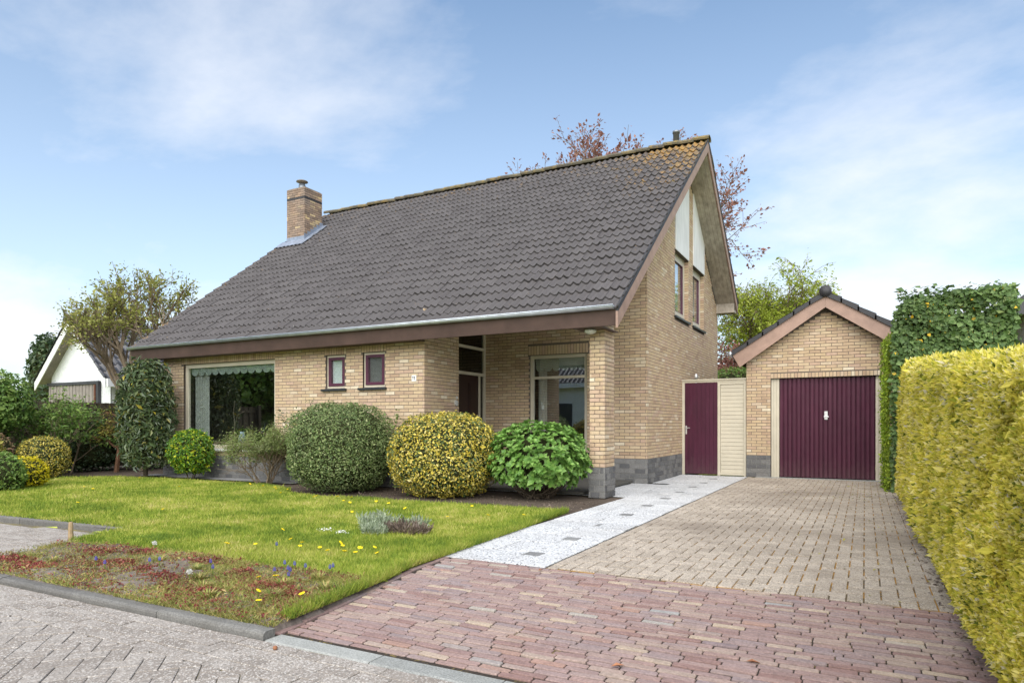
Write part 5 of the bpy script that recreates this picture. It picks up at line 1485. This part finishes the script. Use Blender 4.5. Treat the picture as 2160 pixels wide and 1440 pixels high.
# ivy block with lime side
t = thing('ivy_wall', 'tall square mass of dark ivy with a few yellow leaves beyond the golden hedge', 'hedge', (5.1, 1.1, 0))
n = 15000
xf = 4.33 + RNG.random(n) * 1.75; zf = RNG.random(n) * 3.55
top = 3.38 + .10 * (xf - 4.3) / 1.7 - np.clip((4.62 - xf) / .32, 0, 1) ** 2 * .40
zf = np.minimum(zf, top) if False else zf / 3.55 * top
bul = .07 * np.sin(xf * 5 + zf * 3) * np.sin(zf * 4 + 1)
Pf = np.stack([xf, .32 - bul + .16 * RNG.random(n) ** 1.5, zf], 1)
m = 2600
xt = 4.4 + RNG.random(m) * 1.7; yt = .35 + RNG.random(m) * 1.3
Pt = np.stack([xt, yt, 3.40 + .10 * (xt - 4.3) / 1.7 - np.clip((4.62 - xt) / .32, 0, 1) ** 2 * .40 - .06 * RNG.random(m) + .06 * np.sin(xt * 9) * np.sin(yt * 7)], 1)
m2 = 2600
Pr = np.stack([6.08 + .08 * RNG.normal(0, 1, m2) * .5, .35 + RNG.random(m2) * 1.3, RNG.random(m2) * 3.45], 1)
m3 = 500
Px = np.stack([4.4 + RNG.random(m3) * 1.65, .4 + RNG.random(m3) * .5, 3.44 + RNG.random(m3) ** 2 * .16], 1)
leaf_mesh('foliage', np.concatenate([Pf, Pt, Pr, Px]), np.concatenate([np.tile([0, -1, .35], (n, 1)), np.tile([0, -.2, 1.0], (m, 1)), np.tile([1.0, -.2, .3], (m2, 1)), np.tile([0, -.3, 1.0], (m3, 1))]), .068, M['lf_ivy'], t, .85, .42, .6, fold=.08)
n = 7500
zl = RNG.random(n) * 3.0; yl = .40 + RNG.random(n) * 1.5
xl = 4.30 - .05 * np.sin(yl * 6 + zl * 2.5) - .10 * RNG.random(n) + .30 * np.clip((zl - 2.65) / .35, 0, 1) ** 2
leaf_mesh('lime_foliage', np.stack([xl, yl, zl], 1), np.tile([-1, -.2, .5], (n, 1)), .05, M['lf_lime'], t, .45, .6)
mb = MB(); mb.box(4.42, 6.0, .50, 1.85, 0, 3.10); mb.build('twig_core', M['core'], t)

# ------------------------------------------------------------------ lawn grass and bed plants
def scatter(poly, n):
    xs = [p[0] for p in poly]; ys = [p[1] for p in poly]
    X = RNG.uniform(min(xs), max(xs), n * 3); Y = RNG.uniform(min(ys), max(ys), n * 3)
    k = inside(poly, X, Y); return X[k][:n], Y[k][:n]
def blades(name, X, Y, h, w, mat, z=.008, rnd_=None, lean=.45):
    n = len(X); a = RNG.uniform(0, 6.283, n); hh = h * np.exp(RNG.normal(0, .3, n)); l = RNG.normal(0, lean, (n, 2)) * hh[:, None]
    dx, dy = np.cos(a) * w / 2, np.sin(a) * w / 2
    Z = np.full(n, z)
    V = np.stack([np.stack([X - dx, Y - dy, Z], 1), np.stack([X + dx, Y + dy, Z], 1), np.stack([X + l[:, 0], Y + l[:, 1], Z + hh], 1)], 1).reshape(-1, 3)
    i = np.arange(n) * 3
    o = np_mesh(name, V, np.stack([i, i + 1, i + 2], 1), mat, None, RNG.random(n) if rnd_ is None else rnd_)
    return o
X, Y = scatter(LAWN, 420000)
d = np.hypot(X - CAM[0], Y - CAM[1])
k = RNG.random(len(X)) < np.clip((6.5 / d) ** 1.5, .10, 1)
X, Y, d = X[k], Y[k], d[k]
o = blades('grass', X, Y, .036, .007 * np.clip(d / 6, 1, 2.2), M['blade'])
tag(o, 'short yellow green lawn grass', 'grass', kind='stuff')
# unmown edge of the lawn along paths
E_ = [(.22, -4.71), (.35, -6.2), (.46, -8.09), (.47, -8.65), (.58, -9.12), (.66, -9.7), (.72, -10.2)]
X = []; Y = []
for (x0, y0), (x1, y1) in zip(E_, E_[1:]):
    m = int(2300 * math.hypot(x1 - x0, y1 - y0)); f = RNG.random(m); X.append(x0 + (x1 - x0) * f - np.abs(RNG.normal(0, .06, m)) + .07); Y.append(y0 + (y1 - y0) * f)
o = blades('edge_grass', np.concatenate(X), np.concatenate(Y), .05, .006, M['blade']); tag(o, 'longer grass along the lawn edge', 'grass', kind='stuff')
# bed: dry weedy grass, denser towards the drive
X, Y = scatter(BED, 95000)
w = np.clip((X + 2.6) / 1.9, .08, 1) * (.35 + .65 * (np.sin(X * 5 + Y * 3) * np.sin(Y * 7 - X * 2) > -.25)) + .25 * (np.sin(X * 7.3) * np.sin(Y * 8.1 + X) > .4)
k = RNG.random(len(X)) < np.clip(w, 0, 1)
o = blades('weed_grass', X[k], Y[k], .03, .006, M['lf_weed'], .0, lean=.8); tag(o, 'dry yellowish weedy grass in the front bed', 'grass', kind='stuff')
# broad leaved tufts
def tuft(name, label, cat, x, y, r, h, n, mat, wdt=.012, group=None):
    a = RNG.uniform(0, 6.283, n); rr = r * .4 * RNG.random(n)
    bx, by = x + rr * np.cos(a), y + rr * np.sin(a)
    out = r * RNG.uniform(.3, 1, n); hh = h * RNG.uniform(.55, 1.1, n)
    dx, dy = -np.sin(a) * wdt / 2, np.cos(a) * wdt / 2
    z0 = np.zeros(n) + .005
    mx, my, mz = bx + np.cos(a) * out * .5, by + np.sin(a) * out * .5, hh * .75
    V = np.stack([np.stack([bx - dx * .6, by - dy * .6, z0], 1), np.stack([bx + dx * .6, by + dy * .6, z0], 1), np.stack([mx + dx, my + dy, mz], 1), np.stack([mx - dx, my - dy, mz], 1), np.stack([bx + np.cos(a) * out, by + np.sin(a) * out, hh], 1)], 1).reshape(-1, 3)
    i = np.arange(n) * 5
    F = np.concatenate([np.stack([i, i + 1, i + 2], 1), np.stack([i, i + 2, i + 3], 1), np.stack([i + 3, i + 2, i + 4], 1)])
    r_ = RNG.random(n); o = np_mesh(name, V, F, mat, None, np.concatenate([r_] * 3))
    return tag(o, label, cat, group)
for x, y in [(-.62, -9.78), (-.35, -9.95), (-.9, -9.6), (.1, -9.62), (.3, -9.9), (-.1, -10.1), (.45, -9.55), (-1.5, -9.5), (-2.3, -9.95), (.2, -9.35)]:
    tuft('weed_tuft', 'small green weed tuft among the dry grass of the front bed', 'weed', x, y, .09, .065, 70, M['lf_weed'], .008, 'weed tufts in the front bed')
n = 16000
X, Y = scatter(BED, n)
k = (np.sin(X * 3.1 + 1.7 * np.sin(Y * 5)) * np.sin(Y * 6.3 + X * 2.2) + .35 * RNG.normal(0, 1, len(X))) > .12
X, Y = X[k], Y[k]; n = len(X)
o = leaf_mesh('ground_cover', np.stack([X, Y, .016 + .02 * RNG.random(n)], 1), np.tile([0, 0, 1.0], (n, 1)), .019, M['lf_sedum'], None, .5, .8, rnd_=.35 + .65 * RNG.random(n)); tag(o, 'thin red green ground cover creeping over the front bed', 'ground cover', kind='stuff')
n = 5000
X, Y = scatter(BED, n); n = len(X)
o = leaf_mesh('bed_debris', np.stack([X, Y, .018 + .02 * RNG.random(n)], 1), np.tile([0, 0, 1.0], (n, 1)), .022, M['lf_weed'], None, .3, .6); tag(o, 'dry stalks and leaf scraps strewn over the front bed', 'leaves', kind='stuff')
SED = [(-2.75, -10.05, .17, 'red sedum mat closest to the left end of the street kerb'), (-2.25, -10.14, .20, 'wide red sedum mat hugging the street kerb'), (-2.4, -9.52, .17, 'red sedum mat below the wooden stake'), (-1.75, -9.75, .22, 'largest red sedum mat in the bare soil of the bed'),
       (-1.25, -9.80, .17, 'red sedum mat beside the pair of blue flowers in mid bed'), (-.93, -9.90, .21, 'long red sedum mat at the edge of the dry grass'), (-1.15, -9.35, .16, 'red sedum mat touching the lawn edge in mid bed'), (-2.0, -9.32, .14, 'small red sedum mat just under the white seed head at the lawn edge'),
       (-.5, -9.48, .14, 'small red sedum mat between lawn and dry grass'), (.06, -9.70, .17, 'dark red sedum mat under the cluster of blue flowers'), (-.25, -10.03, .13, 'red sedum mat near the kerb in the dry grass'), (.38, -9.78, .12, 'red sedum mat closest to the clinker apron')]
for x, y, r, lab in SED:
    n = int(1500 * r / .2)
    a = RNG.uniform(0, 6.283, n); q = np.sqrt(RNG.random(n)); k = 1 + .25 * np.sin(a * 3 + x * 9)
    P = np.stack([x + r * 1.25 * q * k * np.cos(a), y + r * .75 * q * k * np.sin(a), .008 + .022 * (1 - q ** 2) + .010 * RNG.random(n)], 1)
    P = P[np.sin(P[:, 0] * 31 + P[:, 1] * 17) * np.sin(P[:, 1] * 43 - P[:, 0] * 11) > -.35 * RNG.random(len(P)) - .1]; n = len(P)
    o = leaf_mesh('sedum_patch', P, np.tile([0, 0, 1.0], (n, 1)), .020, M['lf_sedum'], None, .5, .9)
    tag(o, lab, 'sedum', 'red sedum mats in the front bed')
# lavender clump
t = thing('lavender', 'grey green lavender clump with a dry brown half, alone in the lawn', 'plant', (-.7, -7.3, 0))
def spikes(name, cx, cy, rx, ry, n, h, mat, size):
    P = []; A = []
    for i in range(n):
        a = RNG.uniform(0, 6.283); q = math.sqrt(RNG.random()); bx, by = rx * q * math.cos(a), ry * q * math.sin(a)
        d = np.array([bx * 1.5 / max(rx, .01) * .35, by / max(ry, .01) * .35, 1.0]); d /= np.linalg.norm(d)
        hh = h * RNG.uniform(.5, 1.1) * (1 - .4 * q)
        for k in range(9):
            P.append((cx + bx + d[0] * hh * k / 9, cy + by + d[1] * hh * k / 9, d[2] * hh * k / 9 + .01)); A.append(d)
    P = np.array(P); A = np.array(A)
    leaf_mesh(name, P, RNG.normal(0, 1, P.shape), size, mat, t, .2, .4, 0, axis=A * 2)
spikes('green_shoots', -.98, -7.22, .19, .15, 130, .24, M['lf_lav'], .05)
spikes('front_shoots', -.80, -7.52, .14, .09, 60, .16, M['lf_lav'], .05)
spikes('dry_stems', -.52, -7.30, .28, .13, 150, .15, M['lf_dry'], .05)
spikes('back_shoots', -.60, -7.05, .14, .10, 50, .20, M['lf_lav'], .05)
# dandelions: pixel independent list of spots in the lawn and bed
DAN = [(-.9, -8.45), (-.62, -8.5), (-.45, -8.38), (-.3, -8.52), (-.22, -8.4), (-.55, -8.3), (-.1, -8.6), (-.75, -8.62), (.02, -8.45), (-.38, -8.65), (-1.25, -8.7), (-1.1, -8.4), (-.15, -8.28), (-1.55, -8.78), (-3.9, -4.95 - .25), (-3.45, -5.2), (-3.3, -5.05), (-3.1, -5.45), (-2.75, -5.7), (-3.75, -5.4), (-2.55, -5.35), (-5.9, -4.5), (-5.75, -4.35), (-5.55, -4.55), (-5.35, -4.7), (-5.15, -4.62), (-6.6, -4.2), (-4.75, -5.15), (-2.0, -6.5), (-1.75, -7.9), (-.95, -6.9), (-.3, -5.9), (.05, -5.6), (-1.6, -5.9), (-8.9, -6.0), (-8.1, -6.3), (-9.9, -4.3), (-7.3, -5.2), (-6.2, -7.6), (-4.4, -7.5), (.2, -9.93), (.55, -9.87), (-.15, -9.62), (-.05, -9.55), (.42, -10.12), (-1.0, -5.15), (-2.2, -5.5), (-.65, -6.3)]
mb = MB()
V = [(0, 0, .0)]; 
head = MB(); rng_ = np.linspace(0, 2 * math.pi, 15)[:-1]
head.add([(0, 0, .014)] + [(.024 * math.cos(a) * (1 if i % 2 else .8), .024 * math.sin(a) * (1 if i % 2 else .8), .006 + .004 * (i % 2)) for i, a in enumerate(rng_)] + [(0, 0, 0)], [(0, i + 1, (i + 1) % 14 + 1) for i in range(14)] + [(15, (i + 1) % 14 + 1, i + 1) for i in range(14)])
hm = bpy.data.meshes.new('flower_head'); hm.from_pydata(head.v, [], head.f); hm.materials.append(M['dandelion'])
stm = MB(); stm.tube([(0, 0, 0), (.004, 0, 1)], .003, 4); sm = bpy.data.meshes.new('stem'); sm.from_pydata(stm.v, [], stm.f); sm.materials.append(M['stem'])
for x, y in DAN:
    bed = y < -9.3
    t = thing('dandelion', 'yellow dandelion flower among the weeds of the front bed' if bed else 'small yellow dandelion flower in the lawn', 'flower', (x, y, 0), 'dandelions in the bed' if bed else 'dandelions in the lawn')
    h = RNG.uniform(.04, .07)
    a = bpy.data.objects.new('flower_head', hm); COL.objects.link(a); a.parent = t; a.location = (0, 0, h); a.scale = (RNG.uniform(.8, 1.15),) * 3; a.rotation_euler = (RNG.normal(0, .3), RNG.normal(0, .3), RNG.uniform(0, 6))
    b = bpy.data.objects.new('stem', sm); COL.objects.link(b); b.parent = t; b.scale = (1, 1, h)
mus = MB()
for k in range(26):
    a = k * 2.4; zz = k / 26; r = .011 * math.sin(math.pi * (.25 + .72 * zz)) + .002; c = Vector((r * math.cos(a), r * math.sin(a), .045 * zz))
    s = .006 * (1.1 - .5 * zz); mus.add([c + Vector(q) * s for q in ((1, 0, 0), (-1, 0, 0), (0, 1, 0), (0, -1, 0), (0, 0, 1), (0, 0, -1))], [(0, 2, 4), (2, 1, 4), (1, 3, 4), (3, 0, 4), (2, 0, 5), (1, 2, 5), (3, 1, 5), (0, 3, 5)])
mm = bpy.data.meshes.new('flower_spike'); mm.from_pydata(mus.v, [], mus.f); mm.materials.append(M['muscari'])
for x, y in [(-.12, -9.50), (-.02, -9.46), (.05, -9.52), (-.06, -9.40), (-.28, -9.25), (-.2, -9.22), (.18, -9.22), (.24, -9.25), (-1.32, -9.72), (-1.25, -9.68), (-1.62, -9.98), (-1.55, -9.95), (-.75, -9.58), (-.62, -9.66), (-.95, -8.72), (.0, -9.3)]:
    t = thing('grape_hyacinth', 'small blue grape hyacinth spike in the front bed', 'flower', (x, y, 0), 'grape hyacinths in the bed'); h = RNG.uniform(.06, .11)
    a = bpy.data.objects.new('flower_spike', mm); COL.objects.link(a); a.parent = t; a.location = (.004, 0, h); a.scale = (.7, .7, .7)
    b = bpy.data.objects.new('stem', sm); COL.objects.link(b); b.parent = t; b.scale = (1, 1, h)
for i, (x, y) in enumerate([(-.62, -9.86), (-2.0, -9.22)]):
    t = thing('dandelion_clock', ['round white dandelion seed head in the weedy middle of the bed', 'white dandelion seed head where bed and lawn meet'][i], 'flower', (x, y, 0))
    P = sphere_pts(200) * .016 + np.array([x, y, .09])
    leaf_mesh('seed_head', P, P - np.array([x, y, .10]), .010, M['clock'], t, .3, .3)
    mb = MB(); mb.tube([(x, y, 0), (x, y, .09)], .003, 4); mb.build('stem', M['stem'], t)
for i, (x, y) in enumerate([(-1.35, -7.65), (-1.12, -7.66)]):
    n = 40; P = np.stack([x + RNG.normal(0, .045, n), y + RNG.normal(0, .03, n), .03 + .02 * RNG.random(n)], 1)
    tag(leaf_mesh('white_flower', P, np.tile([0, 0, 1.0], (n, 1)), .02, M['petal'], None, .6, .6), ['cluster of tiny white flowers in the lawn, farther from the lavender', 'cluster of tiny white flowers in the lawn, close to the lavender'][i], 'flower')
mb = MB(); mb.lathe((-3.38, -9.22, 0), [(.026, 0), (.023, .16), (.018, .19)], 9); tag(mb.build('wooden_stake', M['stake']), 'short round wooden stake at the corner of lawn and side paving', 'stake')
mb = MB(); mb.lathe((1.02, -10.53, ZS), [(.004, 0), (.011, .004), (.014, .012), (.009, .021), (.002, .024)], 10); tag(mb.build('pebble', M['deadleaf'], None, True), 'reddish pebble on the street beside the kerb joint', 'pebble')
# litter on the drive: dry leaf bits, more by the hedge
n = 420
x = 4.45 - np.abs(RNG.normal(0, .8, n)); y = RNG.uniform(-8.0, 2.6, n); y = np.where(RNG.random(n) < .6, RNG.uniform(-1.5, 2.6, n), y)
k = x > 1.6
o = leaf_mesh('leaf_litter', np.stack([x, y, np.full(n, .006)], 1)[k], np.tile([0, 0, 1.0], (k.sum(), 1)), .026, M['lf_olive'], None, .5, .25); tag(o, 'scattered dry leaf bits on the driveway', 'leaves', kind='stuff')
n = 700
x = RNG.normal(4.40, .07, n); y = RNG.uniform(-9.8, 1.8, n)
o = leaf_mesh('hedge_litter', np.stack([x, y, zr_np(y) if False else np.full(n, .004)], 1), np.tile([0, 0, 1.0], (n, 1)), .028, M['lf_dry'], None, .4, .3); tag(o, 'brown clippings along the foot of the golden hedge', 'leaves', kind='stuff')
for x, y, lab in [(2.75, -9.93, 'curled pinkish brown leaf near the kerb side of the clinker apron'), (1.55, -8.2, 'small brown leaf where white path meets the clinkers'), (3.35, -9.55, 'brown leaf on the clinkers towards the golden hedge')]:
    o = leaf_mesh('fallen_leaf', np.array([[x, y, zr(x, y) + .008]]), np.array([[0, 0, 1.0]]), .07, M['deadleaf'], None, .45, .1, sv=.05); tag(o, lab, 'leaf', 'fallen leaves on the clinkers')
n = 900
x = RNG.uniform(-6.5, .3, n); y = RNG.uniform(-4.7, -3.3, n)
o = leaf_mesh('bed_litter', np.stack([x, y, np.full(n, -.006)], 1), np.tile([0, 0, 1.0], (n, 1)), .03, M['lf_dry'], None, .5, .4); tag(o, 'dry leaf litter on the soil under the shrubs', 'leaves', kind='stuff')
